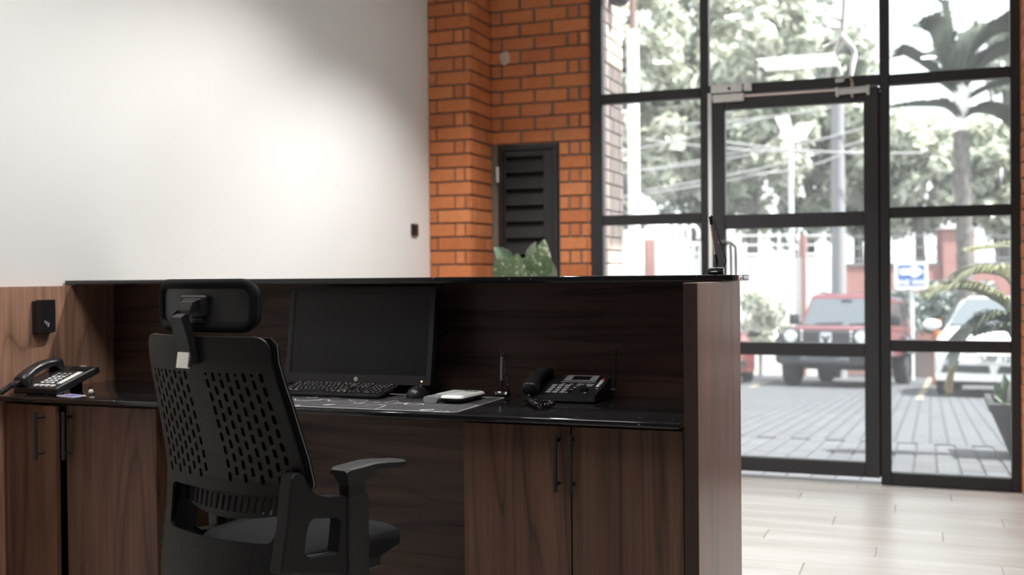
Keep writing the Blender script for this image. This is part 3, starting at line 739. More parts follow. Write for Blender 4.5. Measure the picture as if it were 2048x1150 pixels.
MB().cyl((gx1-.01, 3.125, ax.z), (ax.x+.008, 3.125, ax.z), .0075, n=14).build('antenna_hinge', PLAS_S, gp, 50)
tp = at(1231.5, 697, Y=3.125); MB().cyl((ax.x+.002, 3.125, ax.z+.004), (tp.x, 3.125, tp.z), .0062, .003, 14).build('antenna', PLAS_M, gp, 50)
cz = ZW+.011
coil([at(1060, 788, Y=2.955), at(1058, 795, Y=2.945), at(1062, 803, Z=cz), at(1076, 812, Z=cz), at(1095, 811, Z=cz), at(1106, 806, Z=cz)], .0062, .0021, 34, 6, 10).build('cord', GLOSSB, gp, 60)
coil([at(1106, 806, Z=cz), at(1096, 803.5, Z=cz-.003), at(1076, 803, Z=cz-.003), at(1062, 799, Z=cz-.003), at(1068, 796, Z=cz-.003)], .005, .0019, 24, 6, 10).build('cord', GLOSSB, gp, 60)

lp = thing('desk_phone', 'black corded desk phone with a white key strip, against the left side panel', 'telephone', (-2.62, 2.78, ZW))
lx0, lx1, ly0, ly1 = -2.712, -2.535, 2.672, 2.862
lzf, lzb = ZW+.022, ZW+.078
la = math.atan2(lzb-lzf, ly1-ly0); LM = Matrix.Translation((lx0, ly0, lzf)) @ Matrix.Rotation(la, 4, 'X'); Wl = lx1-lx0; Dl = (ly1-ly0)/cos(la)
def ll_(b): bmesh.ops.transform(b.b, matrix=LM, verts=b.b.verts); return b
b = MB(); b.loft([[(x, 0, -.021), (x, .05, -.024), (x, Dl, -.022), (x, Dl, 0), (x, .004, 0)] for x in (0, Wl)]); ll_(b).build('body', PLAS_S, lp, bevel=.004)
ll_(MB().tube([(Wl-.0035, .006, .0002), (Wl-.0035, Dl*.5, .0012), (Wl-.0035, Dl-.02, .0002)], .0012, 6)).build('edge_trim', ALU, lp)
for q in ((-2.68, -2.665, 2.80, 2.84, .04), (-2.60, -2.585, 2.80, 2.84, .04), (-2.66, -2.6, 2.68, 2.69, .006)): MB().box(*q[:4], ZW, ZW+q[4]).build('foot', PLAS, lp)
handset(lp, LM @ Matrix.Translation((.030, .004, .004)), .178, .022, PLAS_S, .014)
b = MB(); b.box(0, .012, 0, .0088, 0, .003, None, .001); bmesh.ops.recalc_face_normals(b.b, faces=b.b.faces); LK = bpy.data.meshes.new('key'); b.b.to_mesh(LK); b.b.free(); LK.materials.append(LEGEND)
for r_ in range(4):
    for c__ in range(3): link('key', LK, lp).matrix_basis = LM @ Matrix.Translation((.075+c__*.020, .042+r_*.0165, .0005))
b = MB()
for r_, yy in ((0, .018), (1, .112), (2, .126)):
    for c__ in range(4): b.box(.07+c__*.022, .081+c__*.022, yy, yy+.0035, .0003, .0012)
for c__ in range(4): b.box(.067+c__*.022, .083+c__*.022, .023, .031, .0003, .0022)
ll_(b).build('key_legends', LEGEND, lp)['kind'] = 'stuff'
ll_(MB().box(.140, .158, .042, .142, .0002, .0016)).build('key_strip', LEGEND, lp)
ll_(MB().box(.085, .165, .158, .184, .0002, .0022)).build('display', SCREEN, lp); ll_(MB().box(.11, .135, .186, .189, .0005, .004)).build('badge', LEGEND, lp)
c0 = LM @ Vector((.030, .004, .016))
coil([c0, c0+Vector((-.006, -.03, -.008)), (-2.702, 2.615, ZW+.012), (-2.72, 2.585, ZW+.010), (-2.727, 2.56, ZW-.014), (-2.727, 2.53, ZW-.05)], .0075, .0026, 30, 6, 10).build('cord', PLAS_S, lp, 60)
pts = [at(x, y, Z=ZW+.0004) for x, y in ((113, 792), (144, 795.6), (172, 791.6), (141, 788.4))]
b = MB(); b.loft([[tuple(p) for p in pts], [(p.x, p.y, p.z+.0016) for p in pts]])
cdn = tag(b.build('card', WHITEP), 'small white edged card with a violet face on the worktop', 'card')
ctr = sum(pts, Vector())/4; b = MB(); q = [ctr+(p-ctr)*.84+Vector((0, 0, .0017)) for p in pts]; b.loft([q, [p+Vector((0, 0, .0003)) for p in q]]); b.build('printed_face', CARDP, cdn)
kp = at(182, 789, Z=ZW)
pl = thing('cable_plug', 'small ivory plug lying behind the violet card', 'plug', kp)
MB().sph(kp+Vector((0, 0, .0085)), .0085, (.7, 1.3, 1)).build('plug_body', IVORY, pl, 180)
MB().tube(catmull([kp+Vector((0, .01, .006)), kp+Vector((-.03, .03, .004)), kp+Vector((-.05, .07, .004)), kp+Vector((-.10, .10, .01))], 5), .0018, 6).build('lead', PLAS, pl, 60)

# ------------------------------------------------------------------ louvered door and plant
ld = thing('louvered_door', 'tall black metal louvered service door set in the brick wall', 'door', (-2.27, YB, 0))
lx0, lx1 = LX0+.004, LX1-.004
s0, s1 = at(1010, 400, Y=YB-.02).x, at(1085, 400, Y=YB-.02).x
MB().box(lx0, lx0+.03, YB-.012, YB+.06, 0, LZ, None, .002).box(lx1-.03, lx1, YB-.012, YB+.06, 0, LZ, None, .002).box(lx0+.03, lx1-.03, YB-.012, YB+.06, LZ-.03, LZ, None, .002).build('frame', BLKMET, ld)
zt = at(1047, 312, Y=YB-.02).z; zbs = .30
MB().box(lx0+.032, s0, YB-.004, YB+.03, .004, LZ-.033, None, .002).box(s1, lx1-.032, YB-.004, YB+.03, .004, LZ-.033, None, .002).box(s0, s1, YB-.004, YB+.03, zt, LZ-.033, None, .002).box(s0, s1, YB-.004, YB+.03, .004, zbs, None, .002).build('leaf', BLKMET, ld)
MB().box(s0, s1, YB+.045, YB+.05, zbs, zt).build('back_plate', BLKMET, ld)
pitch = (at(1047, 312, Y=YB).z - at(1047, 476, Y=YB).z)/5
k = 0; z = zt - .012
pr_ = [(.034, .012), (.030, .016), (-.008, -pitch*.80), (-.008, -pitch*.85), (.0, -pitch*.86)]
b = MB(); b.loft([[(sg_*(s1-s0)/2, y_, z_) for y_, z_ in pr_] for sg_ in (-1, 1)])
bmesh.ops.recalc_face_normals(b.b, faces=b.b.faces); SM = bpy.data.meshes.new('slat'); b.b.to_mesh(SM); b.b.free(); SM.materials.append(BLKMET)
while z > zbs+pitch*.7:
    o = link('slat', SM, ld, False); o.matrix_parent_inverse = ld.matrix_basis.inverted(); o.location = ((s0+s1)/2, YB, z); z -= pitch
h0 = at(994, 349, Y=YB-.02); MB().box(h0.x-.006, h0.x+.010, YB-.024, YB-.004, h0.z-.048, h0.z+.048, None, .003).build('latch', SILV, ld)

pp = thing('potted_plant', 'leafy variegated plant in a tall planter before the louvered door', 'plant', (-2.07, 5.6, 0))
b = MB(); b.loft([[(-2.07+q[0]*s_, 5.6+q[1]*s_, z) for q in rrect(-1, 1, -1, 1, .12)] for s_, z in ((.11, 0), (.15, .82), (.135, .82), (.13, .76))]); b.build('pot', POTC, pp)
MB().cyl((-2.07, 5.6, .74), (-2.07, 5.6, .785), .125, n=20).build('soil', SOIL, pp)
def leaf(parent, base, tip, wd, nrm, m, bend=.12, n=8, name='leaf', stalk=None):
    base, tip = Vector(base), Vector(tip); ax_ = tip-base; L = ax_.length; d = ax_.normalized(); sdir = d.cross(Vector(nrm)).normalized(); nn = sdir.cross(d).normalized()
    vs, fs = [], []
    for i in range(n+1):
        u = i/n; wv = wd/2*(sin(pi*min(.985, u**.72*.97+.02)))**.8; c0 = base + d*L*u + nn*bend*L*(4*u*(1-u))*.5
        for j, s_ in enumerate((-1, -.5, 0, .5, 1)):
            vs.append(c0 + sdir*wv*s_ + nn*(abs(s_)**1.3*wv*.28))
    for i in range(n):
        for j in range(4): a = i*5+j; fs.append((a, a+1, a+6, a+5))
    return pydata(name, vs, fs, m, parent, None, True)
yl = 5.55; root = Vector((-2.07, 5.6, .78))
for (bx, by), (tx, ty), wd, dy, m, tw in (((1022, 528), (989, 494), .085, -.05, VLEAF2, .35), ((1010, 556), (1003, 512), .10, -.10, VLEAF, .1), ((1033, 566), (1036, 507), .155, -.16, VLEAF, -.1),
        ((1056, 570), (1060, 512), .15, -.12, VLEAF, .2), ((1062, 530), (1072, 484), .085, .04, VLEAF2, -.5), ((1082, 566), (1088, 479), .125, -.03, VLEAF, .15), ((1098, 562), (1101, 520), .08, .05, VLEAF2, .5), ((1046, 545), (1050, 515), .08, .08, VLEAF2, 0)):
    bb, tt = at(bx, by, Y=yl+dy), at(tx, ty, Y=yl+dy-.03)
    lf = leaf(pp, bb, tt, wd, (tw, -1, .25), m)
    MB().tube(catmull([root+Vector((random.uniform(-.03, .03), random.uniform(-.03, .03), 0)), (root+bb)/2+Vector((0, 0, .06)), bb], 4), .005, 6).build('stem', VLEAF2, pp, 60)

# ------------------------------------------------------------------ door closer, magnetic lock, cable duct
dc = thing('door_closer', 'silver hydraulic closer at the top of the glass door', 'door closer', (-.36, 6.26, 2.14))
ca, cb_ = at(1673, 184, Y=6.235), at(1738, 177, Y=6.235)
MB().tube([ca, cb_], .022, 16, True, .85).build('body', SILV, dc, 40)
MB().box(ca.x-.004, ca.x+.014, 6.214, 6.262, ca.z-.026, ca.z+.024, None, .004).box(cb_.x-.014, cb_.x+.004, 6.214, 6.262, ca.z-.024, ca.z+.026, None, .004).build('end_cap', SILV, dc)
e0 = at(1705, 175, Y=6.24); MB().cyl(e0, e0+Vector((0, 0, .026)), .010, n=14).cyl(e0+Vector((0, 0, -.055)), e0+Vector((0, 0, -.02)), .009, .012, 14).build('spindle', COPP, dc, 40)
e1 = e0+Vector((0, 0, .026)); e2 = at(1700, 152, Y=6.17); MB().tube([e1, e1+Vector((-.004, -.02, .014)), e2], .008, 8, True, .5).build('arm', COPP, dc)
e3 = at(1678, 160, Y=6.25); MB().tube([e2, e3], .006, 8, True, .5).build('arm', SILV, dc); MB().box(e3.x-.02, e3.x+.026, 6.245, 6.27, e3.z-.012, e3.z+.010, None, .003).build('bracket', SILV, dc)
dl_ = at(1760, 181, Y=6.25); MB().sph((dl_.x, 6.262, dl_.z), .006).build('screw', STEEL, dc, 180)
ml = thing('magnetic_lock', 'white magnetic lock across the head of the glass door', 'door lock', (-1.05, 6.25, 2.16))
a0, a1 = at(1422, 172, Y=6.235), at(1484, 168, Y=6.235); zl0, zl1 = at(1452, 186, Y=6.235).z, at(1452, 168, Y=6.235).z
MB().box(a0.x, a1.x, 6.225, 6.268, zl0+.004, zl1, None, .003).build('magnet_body', WHITEP, ml)
a2, a3 = at(1425, 197, Y=6.235), at(1487, 195, Y=6.235); MB().box(a2.x, a3.x, 6.238, 6.262, at(1452, 203, Y=6.235).z, zl0-.004, None, .003).build('armature_plate', WHITEP, ml)
b0, b1 = at(1487, 175, Y=6.24), at(1503, 175, Y=6.24); MB().box(b0.x, b1.x, 6.235, 6.268, at(1495, 181, Y=6.24).z, at(1495, 166, Y=6.24).z, None, .003).build('indicator_box', WHITEP, ml)
MB().box((b0.x+b1.x)/2-.006, (b0.x+b1.x)/2+.006, 6.237, 6.25, at(1495, 183, Y=6.24).z, at(1495, 181, Y=6.24).z).build('indicator', mat('green indicator', (.05, .5, .2), .4), ml)
MB().cyl(at(1458, 177, Y=6.224), at(1458, 177, Y=6.219), .008, n=12).build('screw', PLAS_M, ml)
c0, c1 = at(1416.5, 300, Y=6.262).x, at(1424, 300, Y=6.262).x
tag(MB().box(c0, c1, 6.252, 6.267, .01, at(1420, 187, Y=6.26).z, None, .002).build('cable_duct', WHITEP), 'thin white cable duct up the mullion beside the glass door', 'cable duct')
tag(MB().box(DL0+.01, DR1-.11, 6.2595, 6.2618, 2.150, 2.160).build('door_strip', COPP), 'thin copper coloured strip along the head of the glass door', 'door strip')
# ------------------------------------------------------------------ office chair
XC = 0.0                              # chair is built in its own frame: x across, y towards its front
CTH = radians(14); CC = Vector((-1.44, 1.965, 0)); CM = Matrix.Translation(CC) @ Matrix.Rotation(-CTH, 4, 'Z'); CMI = CM.inverted()
def atl(x, y, ly):                    # point of the chair frame's plane y = ly
    v = CMI.to_3x3() @ ray(x, y); o = CMI @ CP; t = (ly-o.y)/v.y; return o + v*t
PZ = [(1.034, -.016, .385), (1.020, -.015, .388), (.977, -.011, .390), (.933, 0, .400), (.889, .014, .411), (.834, .029, .423), (.777, .045, .438), (.721, .056, .448), (.669, .045, .425), (.606, .030, .398), (.523, .012, .385), (.44, 0, .375)]
def prof(z):
    for (z1, y1, w1), (z0, y0, w0) in zip(PZ, PZ[1:]):
        if z >= z0:
            u = (z-z0)/(z1-z0); return y0+(y1-y0)*u, w0+(w1-w0)*u
    return PZ[-1][1], PZ[-1][2]
CV = .040
def shp(s_, z, off=0):
    y_, w_ = prof(z); return Vector((XC+s_*w_/2, y_-CV*(1-s_*s_)+off, z))
def fill2d(polys):
    """flat filled outline with holes (x, z) -> bmesh in the xz plane"""
    c = bpy.data.curves.new('outline', 'CURVE'); c.dimensions = '2D'; c.fill_mode = 'BOTH'
    for p in polys:
        s_ = c.splines.new('POLY'); s_.points.add(len(p)-1); s_.use_cyclic_u = True
        for q, (x, z) in zip(s_.points, p): q.co = (x, z, 0, 1)
    o = bpy.data.objects.new('outline', c); COL.objects.link(o)
    me = bpy.data.meshes.new_from_object(o.evaluated_get(bpy.context.evaluated_depsgraph_get()))
    bpy.data.objects.remove(o); bpy.data.curves.remove(c)
    b = bmesh.new(); b.from_mesh(me); bpy.data.meshes.remove(me)
    bmesh.ops.remove_doubles(b, verts=b.verts, dist=1e-5)
    return b
def bis(b, axis, vals):
    for v in vals:
        co = [0, 0, 0]; co[axis] = v; no = [0, 0, 0]; no[axis] = 1
        bmesh.ops.bisect_plane(b, geom=list(b.verts)+list(b.edges)+list(b.faces), plane_co=co, plane_no=no, dist=1e-6)
def bend_sheet(polys, K, mapf, thick, zr, sr=None):
    b = fill2d(polys)
    bis(b, 1, zr); bis(b, 0, sr or [k*K/8 for k in range(-7, 8)])
    for v in b.verts: v.co = mapf(v.co.x/K, v.co.y)
    bmesh.ops.recalc_face_normals(b, faces=b.faces)
    if sum((f.normal.y for f in b.faces)) > 0: bmesh.ops.reverse_faces(b, faces=b.faces)
    r = bmesh.ops.solidify(b, geom=list(b.faces), thickness=thick)
    m_ = MB(); m_.b.free(); m_.b = b; return m_
def pill(cx, cz, w_, h, k=4):
    r = w_/2; o = []
    for i in range(k+1): a = pi*i/k; o.append((cx+r*cos(a), cz+h/2-r+r*sin(a)))
    for i in range(k+1): a = pi+pi*i/k; o.append((cx+r*cos(a), cz-h/2+r+r*sin(a)))
    return o
oc = thing('office_chair', 'black high backed office chair with perforated back shell and headrest', 'chair', CC, None, -CTH)
K = .17
outl = []
for x, z in rrect(-K, K, .48, 1.030, .026, 6): outl.append((x, z))
holes = []
PT, SL = .0292, .0205
for side in (-1, 1):
    for c_ in range(8):
        s_ = side*(.17 + c_*.098)
        odd = (c_ % 2) if side < 0 else (c_+1) % 2
        zt_ = .956 - (PT/2 if odd else 0)
        if odd: holes.append(pill(s_*K, .951, .0072, .0075))
        for r_ in range(8):
            zc = zt_ - SL/2 - r_*PT
            if zc - SL/2 > .714: holes.append(pill(s_*K, zc, .0072, SL))
win = [(x, z) for x, z in rrect(-.83*K, .83*K, .598, .694, .014, 4)]
back = bend_sheet([outl]+holes+[win], K, shp, .007, [.5+.02*i for i in range(27)])
back.build('back_shell', SHELL, oc, 35, False)
# fabric front of the backrest
vs, fs = [], []
for fr_ in (.012, .032):
    for i in range(29):
        z = .712 + (1.028-.712)*i/28
        for j in range(13):
            s_ = -1.035+2.07*j/12; ins = .016*max(0, (i-26)/2)**2
            p = shp(s_*(1-ins*4), z, fr_ - (.012 if abs(s_) > 1.03 and fr_ > .02 else 0)); vs.append(p)
n_ = 29*13
for i in range(28):
    for j in range(12):
        a = i*13+j; fs.append((a, a+1, a+14, a+13)); fs.append((n_+a, n_+a+13, n_+a+14, n_+a+1))
for i in range(28):
    a = i*13; fs.append((a, a+13, n_+a+13, n_+a)); a += 12; fs.append((a, n_+a, n_+a+13, a+13))
for j in range(12):
    a = j; fs.append((a, n_+a, n_+a+1, a+1)); a = 28*13+j; fs.append((a, a+1, n_+a+1, n_+a))
pydata('back_mesh', vs, fs, FABR, oc).matrix_parent_inverse = Matrix()
b = MB()
for i in range(120):
    for s_ in (-1.037, 1.037):
        z = .715 + .303*i/120; p = shp(s_, z, .013); q = shp(s_, z+.0016, .013); b.tube([p, q], .00075, 4)
b.build('stitching', THREAD, oc, None, False)['kind'] = 'stuff'
# lumbar support behind the window
slits = [pill((-.62+k*.093)*K, .668-.006*(1-((-.62+k*.093)/.8)**2), .0072, .036) for k in range(14)]
lo = [(-.80*K, .706), (-.80*K, .652)] + [(( -.8+1.6*k/12)*K, .652-.020*sin(pi*k/12)) for k in range(1, 12)] + [(.80*K, .652), (.80*K, .706)]
bend_sheet([lo]+slits, K, lambda s_, z: shp(s_, z, .035), .005, [.64+.012*i for i in range(6)]).build('lumbar_support', SHELL, oc, 35, False)
bend_sheet([rrect(-.62*K, .62*K, .535, .572, .004, 2)], K, lambda s_, z: shp(s_, z, -.0012), .0012, [.55, .56]).build('label_panel', SHELL, oc, None, False)
# headrest
HY, HWd, HZ0, HZ1 = -.010, .312, 1.036, 1.1515
def hsp(x, z, off=0):
    s_ = x/(HWd/2); return Vector((XC+x, HY - .030*(1-s_*s_) + off - .010*((z-1.09)/.06)**2*0, z))
ring = rrect(-HWd/2+.012, HWd/2-.012, HZ0+.012, HZ1-.012, .028, 7)
ring2 = []
for (x0_, z0_), (x1_, z1_) in zip(ring, ring[1:]+ring[:1]):
    for k in range(4): ring2.append((x0_+(x1_-x0_)*k/4, z0_+(z1_-z0_)*k/4))
b = MB(); P = [hsp(x, z, .006) for x, z in ring2]; b.tube(P+[P[0]], .0108, 12, False); b.build('headrest_border', FABR, oc, 60, False)
bend_sheet([rrect(-HWd/2+.014, HWd/2-.014, HZ0+.014, HZ1-.014, .026, 5)], 1, lambda x, z: hsp(x, z, .004), .006, [1.04+.012*i for i in range(9)], [-.135+.027*i for i in range(11)]).build('headrest_shell', HEADG, oc, 35, False)
bend_sheet([rrect(-HWd/2+.012, HWd/2-.012, HZ0+.012, HZ1-.012, .026, 5)], 1, lambda x, z: hsp(x, z, .014+.018*(1-(x/(HWd/2))**2)), .012, [1.04+.012*i for i in range(9)], [-.135+.027*i for i in range(11)]).build('headrest_pad', FABR, oc, 35, False)
hb = HY - .030
MB().box(XC-.040, XC+.040, hb-.010, hb+.005, 1.074, 1.116, None, .004).build('headrest_bracket', PLAS_M, oc, None, False)
MB().box(XC-.030, XC+.030, hb-.0125, hb-.008, 1.082, 1.109, None, .002).build('bracket_recess', PLAS, oc, None, False)
MB().box(XC-.006, XC+.032, hb-.009, hb+.003, 1.060, 1.071, None, .003).build('adjuster', PLAS, oc, None, False)
def rsec(c, w_, d_, ax_=0):       # rectangle ring across x (width) and the direction d_
    c = Vector(c); d_ = Vector(d_); return [tuple(c+Vector((sx*w_, 0, 0))+d_*sy) for sx, sy in ((-1, -1), (1, -1), (1, 1), (-1, 1))]
b = MB(); b.loft([rsec((XC, hb-.004, 1.096), .023, (0, 0, .012)), rsec((XC, hb-.028, 1.090), .021, (0, .004, .012)), rsec((XC, hb-.042, 1.078), .019, (0, .010, .007)), rsec((XC, hb-.042, 1.066), .019, (0, .010, .0)), rsec((XC, hb-.030, 1.03), .020, (0, .010, 0)), rsec((XC, hb-.018, .972), .022, (0, .008, 0))])
b.build('headrest_arm', PLAS_M, oc, None, False, .0025)
MB().box(XC-.0215, XC+.0195, hb-.034, hb-.024, .963, 1.008, Matrix.Translation((0, hb-.03, .985)) @ Matrix.Rotation(radians(-9), 4, 'X') @ Matrix.Translation((0, -(hb-.03), -.985)), .0026, 2).build('chrome_clip', CHROME, oc, None, False)
# arms: yoke plate, post and pad on each side
def atx(x, y, lx):                    # point of the chair frame's plane x = lx
    v = CMI.to_3x3() @ ray(x, y); o = CMI @ CP; t = (lx-o.x)/v.x; return o + v*t
AX = .225
def arm(sx):
    yk_ = [atx(x, y, AX) for x, y in ((592, 947), (600, 945), (610, 952), (618, 970), (628, 983), (642, 990), (660, 993), (700, 992), (706, 1010), (704, 1060), (696, 1150), (562, 1150), (574, 1060), (584, 958))]
    H_ = [atx(x, y, AX) for x, y in ((628, 1038), (676, 1036), (682, 1042), (676, 1108), (622, 1116), (610, 1108), (614, 1070), (620, 1046))]
    b = fill2d([[(p.y, p.z) for p in yk_], [(p.y, p.z) for p in H_]])
    for v in b.verts: v.co = (AX, v.co.x, v.co.y)
    r = bmesh.ops.extrude_face_region(b, geom=list(b.faces)); bmesh.ops.translate(b, verts=[g for g in r['geom'] if isinstance(g, bmesh.types.BMVert)], vec=(-.034, 0, 0))
    if sx < 0:
        for v in b.verts: v.co.x = -v.co.x + .012; v.co.y += .045
    m_ = MB(); m_.b.free(); m_.b = b; m_.build('arm_yoke', SHELL, oc, None, False, .004)
    zt_ = atx(700, 994, AX).z; y0_, y1_ = atx(694, 1000, AX).y, atx(735, 1000, AX).y
    xs = sorted((sx*(AX-.030), sx*(AX+.006)))
    MB().box(xs[0], xs[1], y0_, y1_, .47, zt_, None, .005, 2).build('arm_post', PLAS_M, oc, None, False)
    q0, q1 = sorted((sx*(AX-.026), sx*(AX+.002))); n0, n1 = y0_+.004, y1_-.012
    zn = atx(700, 944, AX).z; pe = atx(806, 905, AX).y
    b = MB(); b.loft([[(q0, n0, z), (q1, n0, z), (q1, n1, z), (q0, n1, z)] for z in (zt_-.01, zn-.030)] + [[(q0-.010, n0-.014, zn), (q1+.010, n0-.014, zn), (q1+.010, n1+.045, zn+.004), (q0-.010, n1+.045, zn+.004)]]); b.build('arm_neck', PLAS, oc, None, False, .003)
    cx = sx*(AX-.012); secs = []; L_ = pe-(n0-.018)
    for u, hw_, zz, th in ((0, .024, .006, .010), (.05, .029, .011, .014), (.45, .031, .014, .014), (.65, .032, .011, .014), (.85, .031, .006, .014), (.96, .028, .004, .012), (1, .020, .003, .009)):
        yy = n0-.018+L_*u; zz += zn
        secs.append([(cx-hw_, yy, zz-th), (cx+hw_, yy, zz-th), (cx+hw_, yy, zz-.004), (cx+hw_*.8, yy, zz), (cx-hw_*.8, yy, zz), (cx-hw_, yy, zz-.004)])
    MB().loft(secs).build('arm_pad', PLAS_M, oc, None, False, .002)
arm(1); arm(-1)
b = MB()
secs = []
for k, (yy, hw_, zt_, zb2) in enumerate(((.09, .16, .560, .52), (.13, .19, .573, .505), (.22, .205, .577, .50), (.32, .203, .579, .502), (.385, .195, .573, .515), (.40, .18, .557, .53))):
    o = []
    for j in range(20):
        a = 2*pi*j/20; o.append((XC+hw_*math.copysign(abs(cos(a))**.35, cos(a)), yy, (zt_+zb2)/2+(zt_-zb2)/2*math.copysign(abs(sin(a))**.5, sin(a))))
    secs.append(o)
MB().loft(secs).build('seat', FABR, oc, 60, False)
MB().box(XC-.16, XC+.16, .11, .36, .475, .505, None, .006).build('seat_pan', PLAS, oc, None, False)
MB().box(XC-.08, XC+.08, -.01, .30, .43, .476, None, .008).build('tilt_mechanism', PLAS, oc, None, False)
MB().cyl((XC, 0.20, .10), (XC, 0.20, .28), .027, n=18).cyl((XC, 0.20, .28), (XC, 0.20, .435), .017, n=18).build('gas_lift', BLKMET, oc, 50, False)
MB().cyl((XC, 0.20, .075), (XC, 0.20, .125), .045, .034, 18).build('base_hub', PLAS, oc, 50, False)
for k in range(5):
    a = 2*pi*k/5 + .3; d = Vector((cos(a), sin(a), 0)); c0 = Vector((XC, 0.20, .095))
    MB().tube([c0+d*.03, c0+d*.15+Vector((0, 0, -.006)), c0+d*.265+Vector((0, 0, -.022))], [.024, .02, .014], 8).build('base_spoke', PLAS, oc, 50, False)
    e = c0+d*.255; n2 = Vector((-d.y, d.x, 0))
    MB().cyl(Vector((e.x, e.y, .0245))-n2*.022, Vector((e.x, e.y, .0245))+n2*.022, .0240, n=16).build('caster', PLAS, oc, 50, False)
#PART4
# ------------------------------------------------------------------ yard: boundary, poles, sign
def gpt(px, D):                       # foot point on the ground under a given image column and distance
    v = ray(px, 541); X_, Y_ = v.x*D, v.y*D; return Vector((X_, Y_, gz(Y_)))
def zy(px, py, D): return at(px, py, D=D).z
FR = (Vector((cos(YAW), sin(YAW), 0)))
def wall_between(name, pxa, pxb, D, ytop, m, thick, label=None, parent=None, kind='structure'):
    a, b_ = gpt(pxa, D), gpt(pxb, D); zt_ = zy((pxa+pxb)/2, ytop, D); d = (b_-a); d.z = 0; L = d.length; d.normalize(); n_ = Vector((-d.y, d.x, 0))
    M = frameM((a.x, a.y, 0), d, n_, Vector((0, 0, 1))); b = MB().box(0, L, 0, thick, min(a.z, b_.z)-.3, zt_)
    if parent is None: b2 = b
    o = b.build(name, m, parent, None, False) if parent is None else b.build(name, m, parent, None, False)
    if parent is None: o.matrix_world = M; o.matrix_basis = M
    else: o.matrix_basis = parent.matrix_basis.inverted() @ M
    if kind and parent is None: tag(o, label, None, None, kind)
    return o, M, L, zt_
wbr, MR, LR, zr_ = wall_between('wall_boundary', 1690, 2420, 31, 528, YBRICK, .25, 'red brick boundary wall beyond the parked cars')
MB().box(-.02, LR+.02, -.04, .29, zr_, zr_+.07).build('coping', CAP, wbr, None, False)
for pa, pb, top in ((1884, 1946, 458), (2170, 2232, 458)):
    a = (gpt(pa, 31)-gpt(1690, 31)).length; b_ = (gpt(pb, 31)-gpt(1690, 31)).length; zt_ = zy(1915, top, 31)
    MB().box(a, b_, -.10, .35, -2.6, zt_).build('pillar', YBRICK, wbr, None, False)
    b = MB(); b.loft([[(a-.08, -.18, zt_), (b_+.08, -.18, zt_), (b_+.08, .43, zt_), (a-.08, .43, zt_)], [((a+b_)/2-.1, .05, zt_+.16), ((a+b_)/2+.1, .05, zt_+.16), ((a+b_)/2+.1, .2, zt_+.16), ((a+b_)/2-.1, .2, zt_+.16)]]); b.build('pillar_cap', CAP, wbr, None, False)
def railing(M, x0, x1, z0, z1, m, label, pitch=.32, rows=3, rb_=.022, spikes=0):
    t_ = thing('railing', label, 'railing', M @ Vector(((x0+x1)/2, .12, z0)))
    def ml(b): bmesh.ops.transform(b.b, matrix=M, verts=b.b.verts); return b
    for k in range(rows):
        z = z0 + (z1-z0)*(k+.35)/(rows-.2); ml(MB().box(x0, x1, .105, .135, z-.02, z+.02)).build('rail', m, t_)
    n_ = max(2, int((x1-x0)/pitch)); me = None
    for k in range(n_+1):
        x = x0 + (x1-x0)*k/n_; ml(MB().box(x-rb_/2, x+rb_/2, .11, .13, z0, z1)).build('bar', m, t_)
    return t_
LA = (gpt(1884, 31)-gpt(1690, 31)).length; LB = (gpt(1946, 31)-gpt(1690, 31)).length; LC = (gpt(2170, 31)-gpt(1690, 31)).length
railing(MR, .1, LA-.1, zr_+.07, zy(1790, 462, 31), CAP, 'grey bar railing on the red brick wall above the blue sign')
railing(MR, LB+.1, LC-.1, zr_+.07, zy(1980, 462, 31), CAP, 'grey bar railing on the red brick wall behind the palm fronds')
wbw, MW_, LW, zw_ = wall_between('wall_gate', 1120, 1692, 29, 516, WALLW, .22, 'white painted boundary wall beyond the yard')
def pill_w(pa, pb, ytop, D_, name, m):
    a = (gpt(pa, 29)-gpt(1120, 29)).length; b_ = (gpt(pb, 29)-gpt(1120, 29)).length; zt_ = zy((pa+pb)/2, ytop, 29)
    MB().box(a, b_, -.12, .34, -2.4, zt_, None, .02).build(name, m, wbw, None, False)
pill_w(1246, 1288, 462, 29, 'pillar', WALLW); pill_w(1290, 1310, 478, 29, 'pillar', YBRICK); pill_w(1406, 1478, 470, 29, 'pillar', WALLW); pill_w(1604, 1611, 470, 29, 'pillar', YBRICK)
def gx(px): return (gpt(px, 29)-gpt(1120, 29)).length
gt = thing('gate_screen', 'white scrolled steel screen on the wall beside the tall white pole', 'gate', MW_ @ Vector((gx(1356), .1, zw_)))
def mlw(b): bmesh.ops.transform(b.b, matrix=MW_, verts=b.b.verts); return b
zb0, zb1, zb2_ = zy(1356, 522, 29), zy(1356, 485, 29), zy(1356, 452, 29)
for px in (1310, 1322, 1336, 1349, 1362, 1375, 1388, 1401): mlw(MB().box(gx(px)-.045, gx(px)+.045, .08, .12, zb0, zb1)).build('bar', WHMET, gt)
for yy in (487, 507, 520): z = zy(1356, yy, 29); mlw(MB().box(gx(1306), gx(1405), .075, .125, z-.05, z+.05)).build('rail', WHMET, gt)
for px in (1316, 1334, 1352, 1370, 1388):
    c = Vector((gx(px), .1, (zb1+zb2_)/2)); r_ = (zb2_-zb1)*.5
    mlw(MB().tube([c+Vector((cos(a)*r_*.62*(1-.0*a), 0, sin(a)*r_)) for a in [pi*1.45*k/12-.6 for k in range(13)]], .045, 6)).build('scroll', WHMET, gt)
railing(MW_, gx(1482), gx(1600), zw_, zy(1540, 462, 29), WHMET, 'white bar railing on the white wall left of the red car', .45, 3, .05)
railing(MW_, gx(1614), gx(1690), zw_, zy(1650, 462, 29), WHMET, 'white bar railing on the white wall above the red car', .45, 3, .05)
